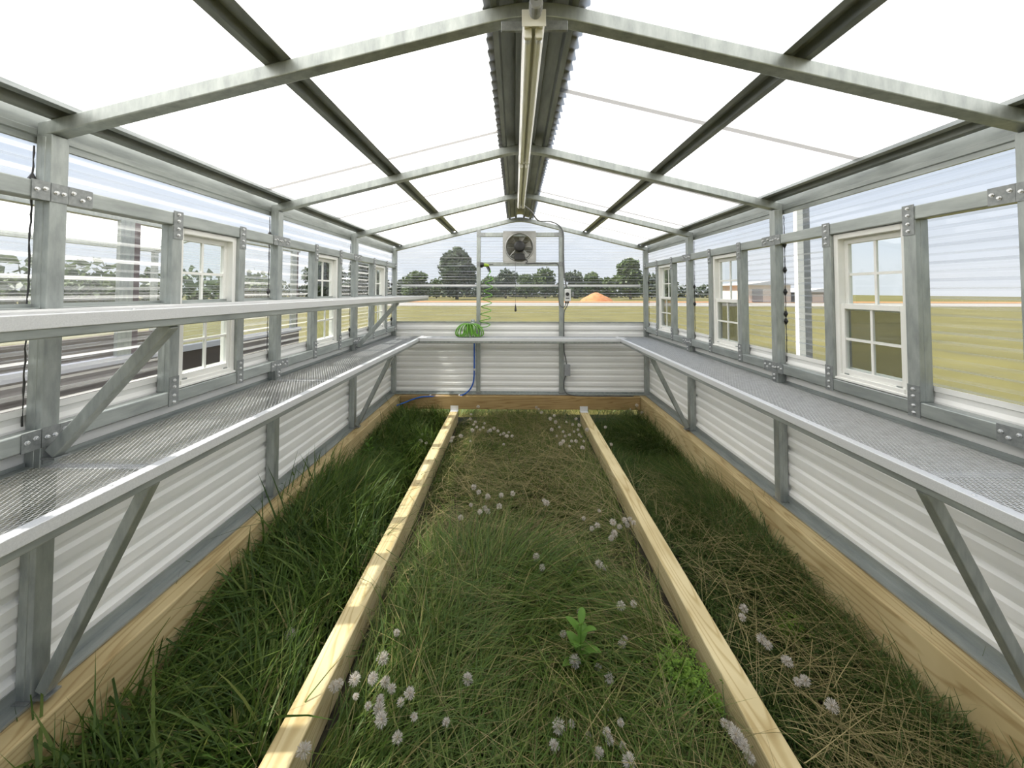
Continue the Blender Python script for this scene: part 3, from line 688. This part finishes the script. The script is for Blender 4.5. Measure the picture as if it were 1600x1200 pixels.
# green coiled hose with its spray nozzle
gh = empty('coil_hose', (bp(732, 522).x, YLB+.16, ZL), 'bright green coiled hose hanging from its nozzle to the back bench', 'hose')
pts = []; nl = 20; rc = .074
ca = Vector((bp(735, 515).x, YLB+.165, ZL + rc + .008))
for i in range(nl*16+1):
    t = i/(nl*16); ang = math.radians(20 - 330*t); th_ = 2*PI*nl*t
    rad = Vector((math.cos(ang), .62*math.sin(ang), 0))
    pts.append(ca + rad*(.102 + .058*math.cos(th_) - .034*math.sin(th_)) + Vector((0, 0, rc*math.sin(th_))))
top = bp(766, 423, .07); low = bp(757, 508, .09); nt_ = 8
last = pts[-1]
m = 90
for i in range(1, m+1):
    t = i/m; ez = t**1.12
    c0 = last.lerp(low, min(1, t*6)) if t < .12 else low.lerp(top, (ez-.09)/.91)
    rr = .074*(1-.45*t)*min(1, t*9)*min(1, (1-t)*8); th_ = 2*PI*nt_*t
    pts.append(c0 + Vector((rr*math.cos(th_), rr*.6*math.sin(th_), 0)))
pts += [top + Vector((0,0,.01))]
MB().tube(pts, .0052, 7).build('coil', hose_green, gh, smooth=True)
MB().lathe((bp(740, 501).x, YLB+.17, bp(740, 507).z), [(.018,0),(.028,.006),(.028,.03),(.022,.04),(.026,.046),(.022,.066)], 'z', 14).build('hose_fitting', galv, gh)
nz_ = empty('spray_nozzle', bp(760, 418), 'lime and black spray nozzle hooked on the left back post', 'nozzle')
q0 = bp(750.5, 414, .05)
MB().lathe(q0, [(.030,0),(.034,.006),(.032,.028),(.024,.036),(.020,.05)], 'x', 16).build('spray_head', black_m, nz_)
MB().tube([q0 + Vector((.045,0,0)), q0 + Vector((.075,0,-.004)), q0 + Vector((.105,0,-.010))], [.022,.021,.015], 12).build('barrel', lime_m, nz_)
MB().tube([q0 + Vector((.088,0,-.008)), q0 + Vector((.108,0,-.045)), q0 + Vector((.122,0,-.092))], [.013,.012,.011], 10).build('handle', black_m, nz_)
MB().tube([q0 + Vector((.072,0,-.020)), q0 + Vector((.090,0,-.05)), q0 + Vector((.100,0,-.085))], [.005,.005,.004], 8).build('trigger', black_m, nz_)
MB().tube([q0 + Vector((.09,0,.004)), q0 + Vector((.12,0,.006)), q0 + Vector((.155,0,.008))], [.005,.005,.004], 8).build('hook', black_m, nz_)

# ------------------------------------------------------------------ world outside
def leafy(name, mat, parent, blobs, n, size):
    """crown: leaf quads on the shells of several blobs (cx,cy,cz,rx,ry,rz)"""
    V = []; F = []
    bl = np.array(blobs); pick = rng.integers(0, len(bl), n)
    d = rng.normal(size=(n, 3)); d /= np.linalg.norm(d, axis=1)[:, None]
    r_ = rng.uniform(.45, 1.30, n)[:, None]**.7
    c = bl[pick, :3] + d*bl[pick, 3:]*r_
    u = rng.normal(size=(n, 3)); u /= np.linalg.norm(u, axis=1)[:, None]
    v = np.cross(u, rng.normal(size=(n, 3))); v /= np.linalg.norm(v, axis=1)[:, None]
    s = (size*rng.uniform(.6, 1.4, n))[:, None]
    Q = np.stack([c-u*s, c-v*s*.6, c+u*s, c+v*s*.6], 1).reshape(-1, 3)
    return np_mesh(name, Q, np.arange(4*n).reshape(n, 4), mat, parent)
tree_dark = leaf_mat('dark_tree_leaf', [(0,(0.030,0.046,0.024)),(1,(0.08,0.11,0.058))], .3)
tree_mid = leaf_mat('green_tree_leaf', [(0,(0.045,0.075,0.026)),(1,(0.125,0.17,0.06))], .3)
bark_m = noise_mat('bark', (0.06,0.045,0.03), (0.13,0.10,0.07), (3,3,1), 0.9)
def tree(px, Y, wpx, top_py, label, mat, n=2600, base_py=None, seed=0, group='trees across the field'):
    X = at(px, 455, Y=Y).x; wd = wpx*Y/CF/2; ht = at(px, top_py, Y=Y).z
    t = empty('tree', (X, Y, 0), label, 'tree', group)
    rs = random.Random(seed); bl = []
    for k in range(11):
        a = rs.uniform(0, 2*PI); q = rs.uniform(0, .62); zz = rs.uniform(.22, .80)
        sh = 1 - .6*abs(zz-.45)
        bl.append((wd*q*math.cos(a)*sh, wd*q*math.sin(a)*sh, ht*zz, wd*.45*sh, wd*.45*sh, ht*.17))
    bl.append((0, 0, ht*.84, wd*.42, wd*.42, ht*.16)); bl.append((0, 0, ht*.45, wd*.7, wd*.7, ht*.3))
    leafy('crown', mat, t, bl, n, .30*ht/8 + .1)
    o = MB().tube([(0,0,0), (0.05,0,ht*.25), (0,0,ht*.6)], [ht*.035, ht*.028, ht*.012], 8).build('trunk', bark_m); o.parent = t
    return t
tree(714, 78, 66, 388, 'tall dark rounded tree left of the hose post', tree_dark, 4200, seed=3)
tree(650, 84, 52, 424, 'lower pale green tree in the left corner of the back view', tree_mid, 2600, seed=5)
tree(985, 80, 56, 405, 'tall leafy tree at the right end of the back view', tree_mid, 3600, seed=8)
for i, (px, wp, tp, lab) in enumerate([(628, 30, 436, 'dark bush at the far left end of the tree line'), (682, 40, 436, 'dark bush between the tall tree and the left tree'), (764, 44, 432, 'green bush just right of the hose post'),
        (790, 46, 421, 'green tree under the left edge of the fan'), (822, 44, 429, 'low tree straight below the fan'), (852, 50, 419, 'rounded green tree left of the thermostat post'),
        (898, 46, 424, 'green tree right behind the thermostat'), (925, 44, 426, 'low green tree above the dirt mound'), (950, 36, 434, 'small dark tree right of the dirt mound'), (1018, 40, 428, 'green bush beyond the right back corner')]):
    tree(px, 88 + (i % 3)*3, wp, tp, lab, tree_mid if i % 3 else tree_dark, 1900, seed=20+i)
for i, (px, wp, tp, Y_) in enumerate([(560, 60, 405, 60), (505, 70, 402, 52), (590, 40, 425, 66), (1045, 34, 420, 74)]):
    tree(px, Y_, wp, tp, ['dark tree seen through the last left window', 'tall dark tree seen through the middle left window', 'low bush by the left rear corner outside', 'green tree seen through the last right window'][i], tree_dark if i < 3 else tree_mid, 2600, seed=40+i)
hedge = empty('hedge', (0, 106, 0), 'long dark hedge closing the far side of the field', 'hedge', kind=None)
leafy('foliage', tree_dark, hedge, [(x, 0, 1.3, 3.2, 1.2, 1.7+.5*math.sin(x)) for x in np.arange(-60, 62, 3.0)], 9000, .42)
hedge2 = empty('hedge', (-34, 20, 0), 'green hedge running along the field beyond the left wall', 'hedge')
leafy('foliage', tree_mid, hedge2, [(2*math.sin(y*.3), y, 1.5, 1.6, 3.2, 1.9+.8*math.sin(y*.7)) for y in np.arange(-45, 40, 2.6)], 7000, .40)
# road, dirt strip, dirt mound
road_m = noise_mat('grey_gravel', (0.20,0.185,0.165), (0.26,0.245,0.225), (1.5,1.5,1.5), .9)
dirt_m = noise_mat('orange_clay', (0.32,0.13,0.05), (0.44,0.20,0.08), (2,2,2), .95, bump=.5)
tag(MB().box(-17, 90, 43, 55, .0, .02).build('road', road_m), 'grey gravel road crossing the field behind the greenhouse', 'road', kind='structure')
tag(MB().box(-17, 90, 57, 63, .0, .03).build('dirt_strip', dirt_m), 'orange clay strip beyond the gravel road', 'dirt', kind='structure')
m = MB(); mc = at(931, 470, Y=64); nn = 28; v = []; f = []
for i in range(9):
    rr = 1 - i/8
    for k in range(nn):
        a = 2*PI*k/nn; jit = 1 + .12*math.sin(3*a+1) + .07*math.sin(7*a+i)
        v.append((mc.x + 2.5*rr*jit*math.cos(a), 64 + 1.8*rr*jit*math.sin(a), 1.42*(1-rr**1.5) + random.uniform(-.04,.04)))
for i in range(8):
    for k in range(nn): f.append((i*nn+k, i*nn+(k+1) % nn, (i+1)*nn+(k+1) % nn, (i+1)*nn+k))
tag(m.add(v, f).build('dirt_mound', dirt_m, smooth=True), 'orange clay mound beyond the road to the right', 'mound')
# neighbouring building on the left: dark brown base, pale ledge, posts and translucent roof
brown_m = noise_mat('dark_brown_siding', (0.045,0.030,0.027), (0.075,0.052,0.046), (4,.5,14), .7)
ledge_m = noise_mat('pale_ledge', (0.52,0.51,0.56), (0.60,0.59,0.64), (3,3,3), .6)
maroon_m = noise_mat('maroon_post', (0.07,0.045,0.05), (0.11,0.07,0.075), (6,6,2), .6)
nb_ = empty('neighbouring_greenhouse', (-4.6, 3, 0), 'dark brown based greenhouse standing close outside the left wall', 'building')
XN = -4.3
MB().box(XN-.12, XN, -3, 7.9, 0, .80).build('base_wall', brown_m, nb_)
MB().box(XN-2.9, XN-2.78, -3, 7.9, 0, .80).build('base_wall', brown_m, nb_)
for y in (-2.2, 1.1, 4.4, 7.75):
    MB().box(XN-2.9, XN-2.82, y, y+.08, .80, 2.35).build('post', galv, nb_)
    MB().beam((XN-.05, y+.04, 2.40), (XN-1.45, y+.04, 2.80), .06, .06).build('rafter', galv, nb_)
    MB().beam((XN-2.85, y+.04, 2.40), (XN-1.45, y+.04, 2.80), .06, .06).build('rafter', galv, nb_)
MB().box(XN-2.9, XN-2.82, -3, 7.9, 2.35, 2.43).build('header', galv, nb_)
MB().add([(XN-3.05,-3,2.42),(XN-3.05,7.9,2.42),(XN-1.4,7.9,2.85),(XN-1.4,-3,2.85)], [(3,2,1,0)]).build('roof_sheet', roof_m, nb_)
MB().box(XN-1.5, XN-1.3, -3, 7.9, 2.80, 2.84).build('ridge_beam', hat_m, nb_)
MB().box(XN-.05, XN+.05, -3, 7.9, .80, .875).build('ledge', ledge_m, nb_)
for y in (-2.2, -.6, 1.1, 2.75, 4.4, 6.1, 7.75):
    MB().box(XN-.10, XN, y, y+.09, .875, 2.35).build('post', maroon_m, nb_)
    MB().box(XN-.02, XN+.02, y-.16, y, .875, 2.35).build('post_trim', galv, nb_)
MB().box(XN-.1, XN, -3, 7.9, 2.35, 2.45).build('header', galv, nb_)
MB().add([(XN+.15,-3,2.42),(XN+.15,7.9,2.42),(XN-1.4,7.9,2.85),(XN-1.4,-3,2.85)], [(0,1,2,3)]).build('roof_sheet', roof_m, nb_)
MB().extrude(wave(.88, 2.35, XN-.05, -1), -3, 7.9, 'y', False).build('clear_sheet', clear_m, nb_)
# right side: white and grey post, two distant buildings
pt = empty('outdoor_post', (3.35, 4.75, 0), 'white and grey post standing outside the right wall', 'post')
MB().box(3.30, 3.375, 4.72, 4.78, 0, 2.6).build('white_face', vinyl, pt, .004)
MB().box(3.376, 3.46, 4.73, 4.80, 0, 2.6).build('grey_side', grey_plastic, pt, .004)
bw_m = noise_mat('pale_building', (0.66,0.63,0.58), (0.74,0.71,0.66), (.3,.3,.3), .8)
bg_m = noise_mat('grey_building', (0.30,0.32,0.34), (0.38,0.40,0.42), (.3,.3,.3), .7)
rf_m = noise_mat('grey_metal_roof', (0.50,0.51,0.52), (0.58,0.59,0.60), (.3,.3,.3), .5)
def building(x0, x1, y0, y1, h_, wm, label, doors):
    B = empty('distant_building', ((x0+x1)/2, (y0+y1)/2, 0), label, 'building', 'buildings beyond the right wall')
    MB().box(x0, x1, y0, y1, 0, h_).build('walls', wm, B)
    xm = (x0+x1)/2
    MB().extrude([(x0-.5,h_),(x1+.5,h_),(xm,h_+.6)], y0-.5, y1+.5, 'y').build('roof', rf_m, B)
    for k, (d0, d1, hh_) in enumerate(doors): MB().box(d0, d1, y0-.06, y0-.005, .01, hh_).build('door', bg_m if wm is bw_m else bw_m, B)
    return B
building(33, 39.5, 58, 66, 2.5, bw_m, 'pale low building far off beyond the right wall', [(34,35.5,1.9), (37,38.5,1.9)])
building(41.0, 47, 58, 64, 1.5, bg_m, 'grey low building beside the pale one far right', [(42.5,44,1.2)])
building(84, 98, 44, 54, 1.9, bg_m, 'grey shed far off behind the nearest right window', [(86,89,1.7), (92,94,1.7)])

# ------------------------------------------------------------------ grass
def bumps(x, y):
    return (np.sin(x*5.1+1.3*np.sin(y*3.1)) + np.sin(y*4.3+x*2.0) + .6*np.sin(x*11+y*7.7))/2.6
def blades(name, n, x0, x1, y0, y1, hmin, hmax, wmin, wmax, lean, bend, mat, label, zb=(0,.02), flat=1.0, ybias=1.0, hfun=None, spread=1.1):
    y = y0 + (y1-y0)*rng.random(n)**ybias; x = rng.uniform(x0, x1, n)
    b = bumps(x, y); keep = rng.random(n) < np.clip(.75 + .5*b, .25, 1.0)
    x, y, b = x[keep], y[keep], b[keep]; n = len(x)
    h = rng.uniform(hmin, hmax, n)*(1 + .30*b)
    if hfun is not None: h = h*hfun(x, y)
    wd = rng.uniform(wmin, wmax, n)
    fld = np.sin(x*2.3+y*1.7)*2.2 + np.sin(y*3.3-x*1.9)*1.4
    az = fld + rng.normal(0, spread, n); ln = np.abs(rng.normal(lean, lean*.4, n)); bd = np.abs(rng.normal(bend, bend*.45, n))
    T = np.array([0, .3, .58, .82, 1.0]); W = np.array([.8, 1.0, .85, .5, 0.0])
    t = T[None, :]
    rad = h[:, None]*(ln[:, None]*t + bd[:, None]*t**2); zz = h[:, None]*(t - .42*bd[:, None]*t**2.2)*flat
    z0 = rng.uniform(*zb, n)[:, None]
    dx, dy = np.cos(az)[:, None], np.sin(az)[:, None]; tw = rng.normal(0, .5, n)
    px, py = np.cos(az+PI/2+tw)[:, None], np.sin(az+PI/2+tw)[:, None]
    for ja, jb in ((-.774, -.681), (.7745, .868)):           # few blades fall across the joists
        tip = x + np.cos(az)*rad[:, -1]
        hit = (tip > ja-.03) & (tip < jb+.03) & (rng.random(n) > .06)
        cross = (np.sign(tip-(ja+jb)/2) != np.sign(x-(ja+jb)/2)) & (rng.random(n) > .03)
        flip = hit | cross
        az = np.where(flip, PI-az, az)
        tip = x + np.cos(az)*rad[:, -1]; bad = ((tip > ja-.01) & (tip < jb+.01)) | (np.sign(tip-(ja+jb)/2) != np.sign(x-(ja+jb)/2))
        az = np.where(flip & bad, PI/2*np.sign(np.sin(az)+1e-6), az)
    px, py = np.cos(az+PI/2+tw)[:, None], np.sin(az+PI/2+tw)[:, None]
    dx, dy = np.cos(az)[:, None], np.sin(az)[:, None]
    cx, cy, cz = x[:, None]+dx*rad, y[:, None]+dy*rad, np.maximum(z0+zz, .004)
    hw = (wd[:, None]/2)*W[None, :]
    Lf = np.stack([cx-px*hw, cy-py*hw, cz], -1); Rt = np.stack([cx+px*hw, cy+py*hw, cz], -1)
    V = np.stack([Lf, Rt], 2).reshape(n, 10, 3)
    base = (np.arange(n)*10)[:, None]
    F = np.concatenate([base + np.array([[2*i, 2*i+1, 2*i+3, 2*i+2]]) for i in range(4)], 1).reshape(-1, 4)
    o = np_mesh(name, V.reshape(-1, 3), F, mat)
    return tag(o, label, 'grass', kind='stuff')
GX0, GX1 = XL+.085, XR-.085
hl = lambda x, y: 1.0 + .35*np.clip((-1.0 - x)/.35, 0, 1)
hr = lambda x, y: .75 + .95*np.clip((x - 1.0)/.45, 0, 1)
hc = lambda x, y: .75 + .35*np.clip(1 - np.abs(x - .0)/.6, 0, 1)
blades('grass', 21000, GX0, -.785, 1.0, 4.82, .15, .33, .0032, .0085, .35, .85, grass_lush, 'lush dark green grass between the left skid and left joist', hfun=hl)
blades('grass', 2600, GX0, -.84, 1.0, 2.8, .22, .40, .007, .014, .35, .8, grass_lush, 'broad grass blades standing tall beside the left skid', hfun=hl)
blades('grass', 36000, -.67, .765, 1.0, 4.82, .09, .20, .002, .0048, .5, .8, grass_mid, 'mid green grass between the two joists', hfun=hc)
blades('grass', 9000, -.62, .66, 1.0, 2.3, .20, .36, .0032, .0068, .45, .95, grass_mid, 'longer arching grass between the joists near the camera', hfun=hc, spread=.8)
blades('grass', 28000, .878, GX1, 1.0, 4.82, .10, .20, .002, .0046, .5, .8, grass_right, 'fine green grass between the right joist and right skid', hfun=hr)
blades('grass', 9000, GX0, GX1, 5.0, 6.2, .06, .15, .003, .006, .4, .6, grass_mid, 'sunlit grass just outside the back wall')
blades('dry_straw', 4200, -.66, .76, 1.75, 4.8, .16, .36, .0015, .0030, 1.0, .6, straw_m, 'tan dry straw matted over the grass between the joists', zb=(.06,.13), flat=.20, spread=1.3)
blades('dry_straw', 2200, .88, XR-.12, 1.0, 3.2, .16, .36, .0015, .0030, 1.0, .6, straw_m, 'tan dry straw lying in the right hand grass strip', zb=(.06,.15), flat=.22, ybias=1.6, spread=1.2)
blades('dry_straw', 700, .10, .74, 1.0, 1.9, .18, .38, .0015, .0028, .7, .7, straw_m, 'long dry stems leaning over the grass beside the broad leafed weed', zb=(.03,.12), flat=.5, spread=.8)
blades('dry_straw', 1200, XL+.12, -.80, 1.2, 4.6, .14, .30, .0015, .0028, .9, .6, straw_m, 'thin dry stems in the left hand grass strip', zb=(.06,.13), flat=.25)

# ------------------------------------------------------------------ seed heads
def head_mesh(seed, n=230, R_=.0185):
    r_ = np.random.default_rng(seed); d = r_.normal(size=(n, 3)); d[:, 2] = d[:, 2]*.9 + .25; d /= np.linalg.norm(d, axis=1)[:, None]
    u = np.cross(d, r_.normal(size=(n, 3))); u /= np.linalg.norm(u, axis=1)[:, None]
    L = (R_*r_.uniform(.72, 1.08, n))[:, None]
    V = np.stack([d*.003-u*.0002, d*L-u*.0009, d*L*1.15, d*L+u*.0009], 1).reshape(-1, 3)
    me = bpy.data.meshes.new('seed_fluff'); F = np.arange(4*n).reshape(n, 4)
    me.from_pydata(V.tolist(), [], F.tolist()); me.materials.append(fluff_m); return me
heads = [head_mesh(s) for s in range(4)]
budm = MB().lathe((0,0,0), [(.001,-.012),(.004,-.008),(.0045,-.002),(.003,.003)], 'z', 8); bud_mesh = bpy.data.meshes.new('seed_base'); bud_mesh.from_pydata(budm.v, [], budm.f); bud_mesh.materials.append(bud_m)
def stem_mesh(seed):
    r_ = random.Random(seed); b = (r_.uniform(-.05,.05), r_.uniform(-.05,.05))
    m = MB().tube([(b[0],b[1],-1), (b[0]*.6,b[1]*.6,-.55), (b[0]*.15,b[1]*.15,-.2), (0,0,0)], [.0016,.0015,.0013,.0011], 5)
    me = bpy.data.meshes.new('stem'); me.from_pydata(m.v, [], m.f); me.materials.append(stem_m); return me
stems = [stem_mesh(s) for s in range(5)]
clusters = {
 'near the left joist in the foreground': [(620,990),(554,1063),(530,1070),(522,1074),(556,1090),(594,1095),(602,1068),(583,1062),(596,1126),(592,1110),(621,1155),(697,1131),(731,1063),(647,1122),(626,1099),(474,1175),(598,1030),(575,1105),(640,1085),(612,1078)],
 'in the nearest clump at the bottom middle': [(866,1167),(873,1138),(893,1133),(946,1113),(948,1146),(970,1131),(973,1168),(983,1192),(936,1179),(920,1155),(952,1158)],
 'around the broad leafed weed': [(905,958),(970,948),(990,945),(972,1008),(934,1045),(880,992),(952,1062),(898,1035),(925,990),(976,1000)],
 'against the near end of the right joist': [(1132,1132),(1150,1150),(1163,1168),(1171,1186),(1142,1140),(1158,1160)],
 'in the right grass strip': [(1162,952),(1160,966),(1190,1000),(1258,1065),(1230,1035),(1200,1010),(1246,1067),(1300,1105)],
 'in the halfway clump left of centre': [(740,762),(783,775),(801,772),(762,777),(750,801),(762,800),(780,792),(720,810),(757,795),(736,790),(748,770),(838,872),(847,888)],
 'in the halfway clump near the right joist': [(936,799),(912,811),(925,827),(933,822),(976,814),(984,812),(980,821),(958,817),(960,835),(955,842),(850,783),(854,787),(945,888),(936,882),(968,824),(990,818)],
 'in the far clump by the left joist': [(736,648),(735,655),(745,668),(740,664),(738,673),(750,672),(755,669),(762,675),(766,673),(772,670),(782,680),(787,678),(792,682),(800,682),(735,690),(787,695),(707,685),(705,690),(720,682),(747,636),(743,660),(757,662),(778,674),(795,676)],
 'in the far clump by the right joist': [(842,640),(846,645),(838,637),(860,655),(868,660),(862,672),(870,682),(880,690),(890,680),(897,675),(905,680),(912,690),(905,665),(900,690),(890,698),(910,700),(917,672),(880,675),(895,664),(885,660),(900,655),(874,668),(883,682),(893,690),(903,672),(908,683),(866,650),(876,694)],
 'in the left grass strip': [(657,690),(660,680),(666,693),(652,684),(453,992)],
 'by the right rear corner': [(985,640),(1010,628),(995,634),(1003,645),(955,695),(946,668)],
}
ORD = 'first second third fourth fifth sixth seventh eighth ninth tenth eleventh twelfth thirteenth fourteenth fifteenth'.split()
ci = 0
for cl, lst in clusters.items():
    order = sorted(lst); half = (len(order)+1)//2
    ex = {}
    for k_, q in enumerate(order):
        ex[q] = ORD[k_] + ' white seed head from the left ' if k_ < half else ORD[len(order)-1-k_] + ' white seed head from the right '
    for (px, py) in lst:
        zt = random.uniform(.15, .21); p = at(px, py, Z=zt)
        if py < 720:
            zt = random.uniform(.14, .24); p = at(px, py, Z=zt)
        if p.y > YB-.12: p = at(px, py, Y=YB-.14); zt = p.z
        s_ = random.uniform(.55, 1.15)
        pl = empty('seed_head', (p.x, p.y, .004), ex[(px, py)] + cl, 'flower', 'seed heads ' + cl)
        st = bpy.data.objects.new('stem', stems[ci % 5]); col.objects.link(st); st.parent = pl; st.location = (0, 0, zt-.004); st.scale = (1, 1, zt-.006)
        hd = bpy.data.objects.new('fluff', heads[ci % 4]); col.objects.link(hd); hd.parent = pl; hd.location = (0, 0, zt); hd.scale = (s_, s_, s_*random.uniform(.8, 1.05)); hd.rotation_euler = (random.uniform(-.5,.5), random.uniform(-.5,.5), random.uniform(0,6))
        bd_ = bpy.data.objects.new('seed_base', bud_mesh); col.objects.link(bd_); bd_.parent = pl; bd_.location = (0, 0, zt)
        ci += 1

# ------------------------------------------------------------------ weeds
def leaf_shape(mat, name, L, W_, parent, base, az, el, fold=.25):
    """pointed leaf with a folded midrib"""
    n = 6; v = []; f = []
    d = Vector((math.cos(az)*math.cos(el), math.sin(az)*math.cos(el), math.sin(el))); s_ = Vector((-math.sin(az), math.cos(az), 0)); u = d.cross(s_)*-1
    for i in range(n+1):
        t = i/n; wv = W_*math.sin(PI*min(1, t*.93+.07))**.8*(1-.25*t); c = Vector(base) + d*L*t - Vector((0,0,1))*L*.28*t*t
        v += [c - s_*wv/2 + Vector((0,0,wv*fold)), c, c + s_*wv/2 + Vector((0,0,wv*fold))]
    for i in range(n): f += [(3*i, 3*i+1, 3*i+4, 3*i+3), (3*i+1, 3*i+2, 3*i+5, 3*i+4)]
    o = MB().add(v, f).build(name, mat, None, smooth=True); o.parent = parent; return o
def weed(px, py, zt, label, pairs, L, W_, tilt=(0,0)):
    p = at(px, py, Z=zt); root = empty('leafy_weed', (p.x, p.y, .004), label, 'weed')
    tx, ty = tilt
    o = MB().tube([(0,0,0), (tx*.4,ty*.4,zt*.5), (tx,ty,zt)], [.004,.0035,.002], 6).build('stem', weed_m, None); o.parent = root
    for k in range(pairs):
        t = .30 + .70*k/(pairs-1); q = 1.0 - .45*abs(t-.55)*1.6
        for s_ in (0, PI):
            az = k*PI/2*1.08 + s_ + random.uniform(-.25,.25) + .5
            leaf_shape(weed_m, 'leaf', L*q*random.uniform(.85,1.1), W_*q, root, (tx*t, ty*t, zt*t), az, .45 + .4*t)
    return root
weed(905, 985, .30, 'bright broad leafed weed standing between the joists near the camera', 7, .115, .050, (.01,.02))
weed(575, 690, .26, 'leafy green weed in the left strip near the back', 5, .09, .04, (.01,-.01))
weed(556, 650, .30, 'leafy weed leaning on the left skid near the rear brace', 4, .08, .035, (.02,-.02))
def clover(px, py, zt, spread, n, label):
    p = at(px, py, Z=zt*.6); root = empty('bushy_weed', (p.x, p.y, .004), label, 'weed')
    for k in range(9):
        a = 2*PI*k/9 + random.uniform(-.3,.3); q = spread*random.uniform(.35, 1); hh_ = zt*random.uniform(.6, 1.05)
        o = MB().tube([(0,0,0), (q*.4*math.cos(a), q*.4*math.sin(a), hh_*.55), (q*math.cos(a), q*math.sin(a), hh_)], [.002,.0016,.001], 5).build('stem', clover_m, None); o.parent = root
    V = []; F = []
    c = rng.normal(0, .42, (n, 3))*np.array([spread, spread, zt*.32]) + np.array([0, 0, zt*.68])
    for i in range(n):
        a = rng.uniform(0, 2*PI); s_ = rng.uniform(.005, .0085); el = rng.uniform(-.35, .35)
        for k in range(3):
            b = a + k*2*PI/3; d = np.array([math.cos(b), math.sin(b), el]); e_ = np.array([-math.sin(b), math.cos(b), .1]); j = len(V)
            V += [c[i], c[i]+d*s_*.9-e_*s_*.6, c[i]+d*s_*1.7, c[i]+d*s_*.9+e_*s_*.6]; F.append((j, j+1, j+2, j+3))
    lf = np_mesh('leaflets', np.array(V), np.array(F), clover_m, root); lf['kind'] = 'stuff'
    return root
clover(1062, 1066, .19, .11, 520, 'bushy weed of tiny bright leaves beside the right joist')
clover(1112, 1105, .12, .05, 130, 'small tuft of bright leaflets against the right joist')
clover(1050, 1000, .13, .05, 110, 'small sprig of bright leaflets above the bushy weed')
clover(545, 740, .14, .08, 160, 'patch of small leaved weed in the left grass strip')
clover(1235, 985, .12, .07, 150, 'patch of small leaved weed in the right grass strip')
# seeding grass stalk by the left skid
p = at(238, 1060, Z=.26); sg_ = empty('grass_stalk', (p.x, p.y, .004), 'pale seeding grass stalk with a yellow tip beside the left skid', 'grass stalk')
o = MB().tube([(.03,-.06,0), (.02,-.03,.16), (0,0,.26), (-.01,.03,.30)], [.0016,.0014,.001,.0006], 5).build('stem', stem_m); o.parent = sg_
for k, (a, b) in enumerate(((.9,.21), (-.8,.23), (2.6,.25))):
    o = MB().tube([(.01,-.015,b-.01), (.01+.035*math.cos(a), -.015+.035*math.sin(a), b+.008)], [.0012,.0007], 5).build('side_stem', straw_m); o.parent = sg_
o = MB().lathe((.018,-.028,.165), [(.001,-.02),(.004,-.012),(.005,0),(.003,.014),(.001,.02)], 'z', 8).build('seed_tip', straw_m); o.parent = sg_
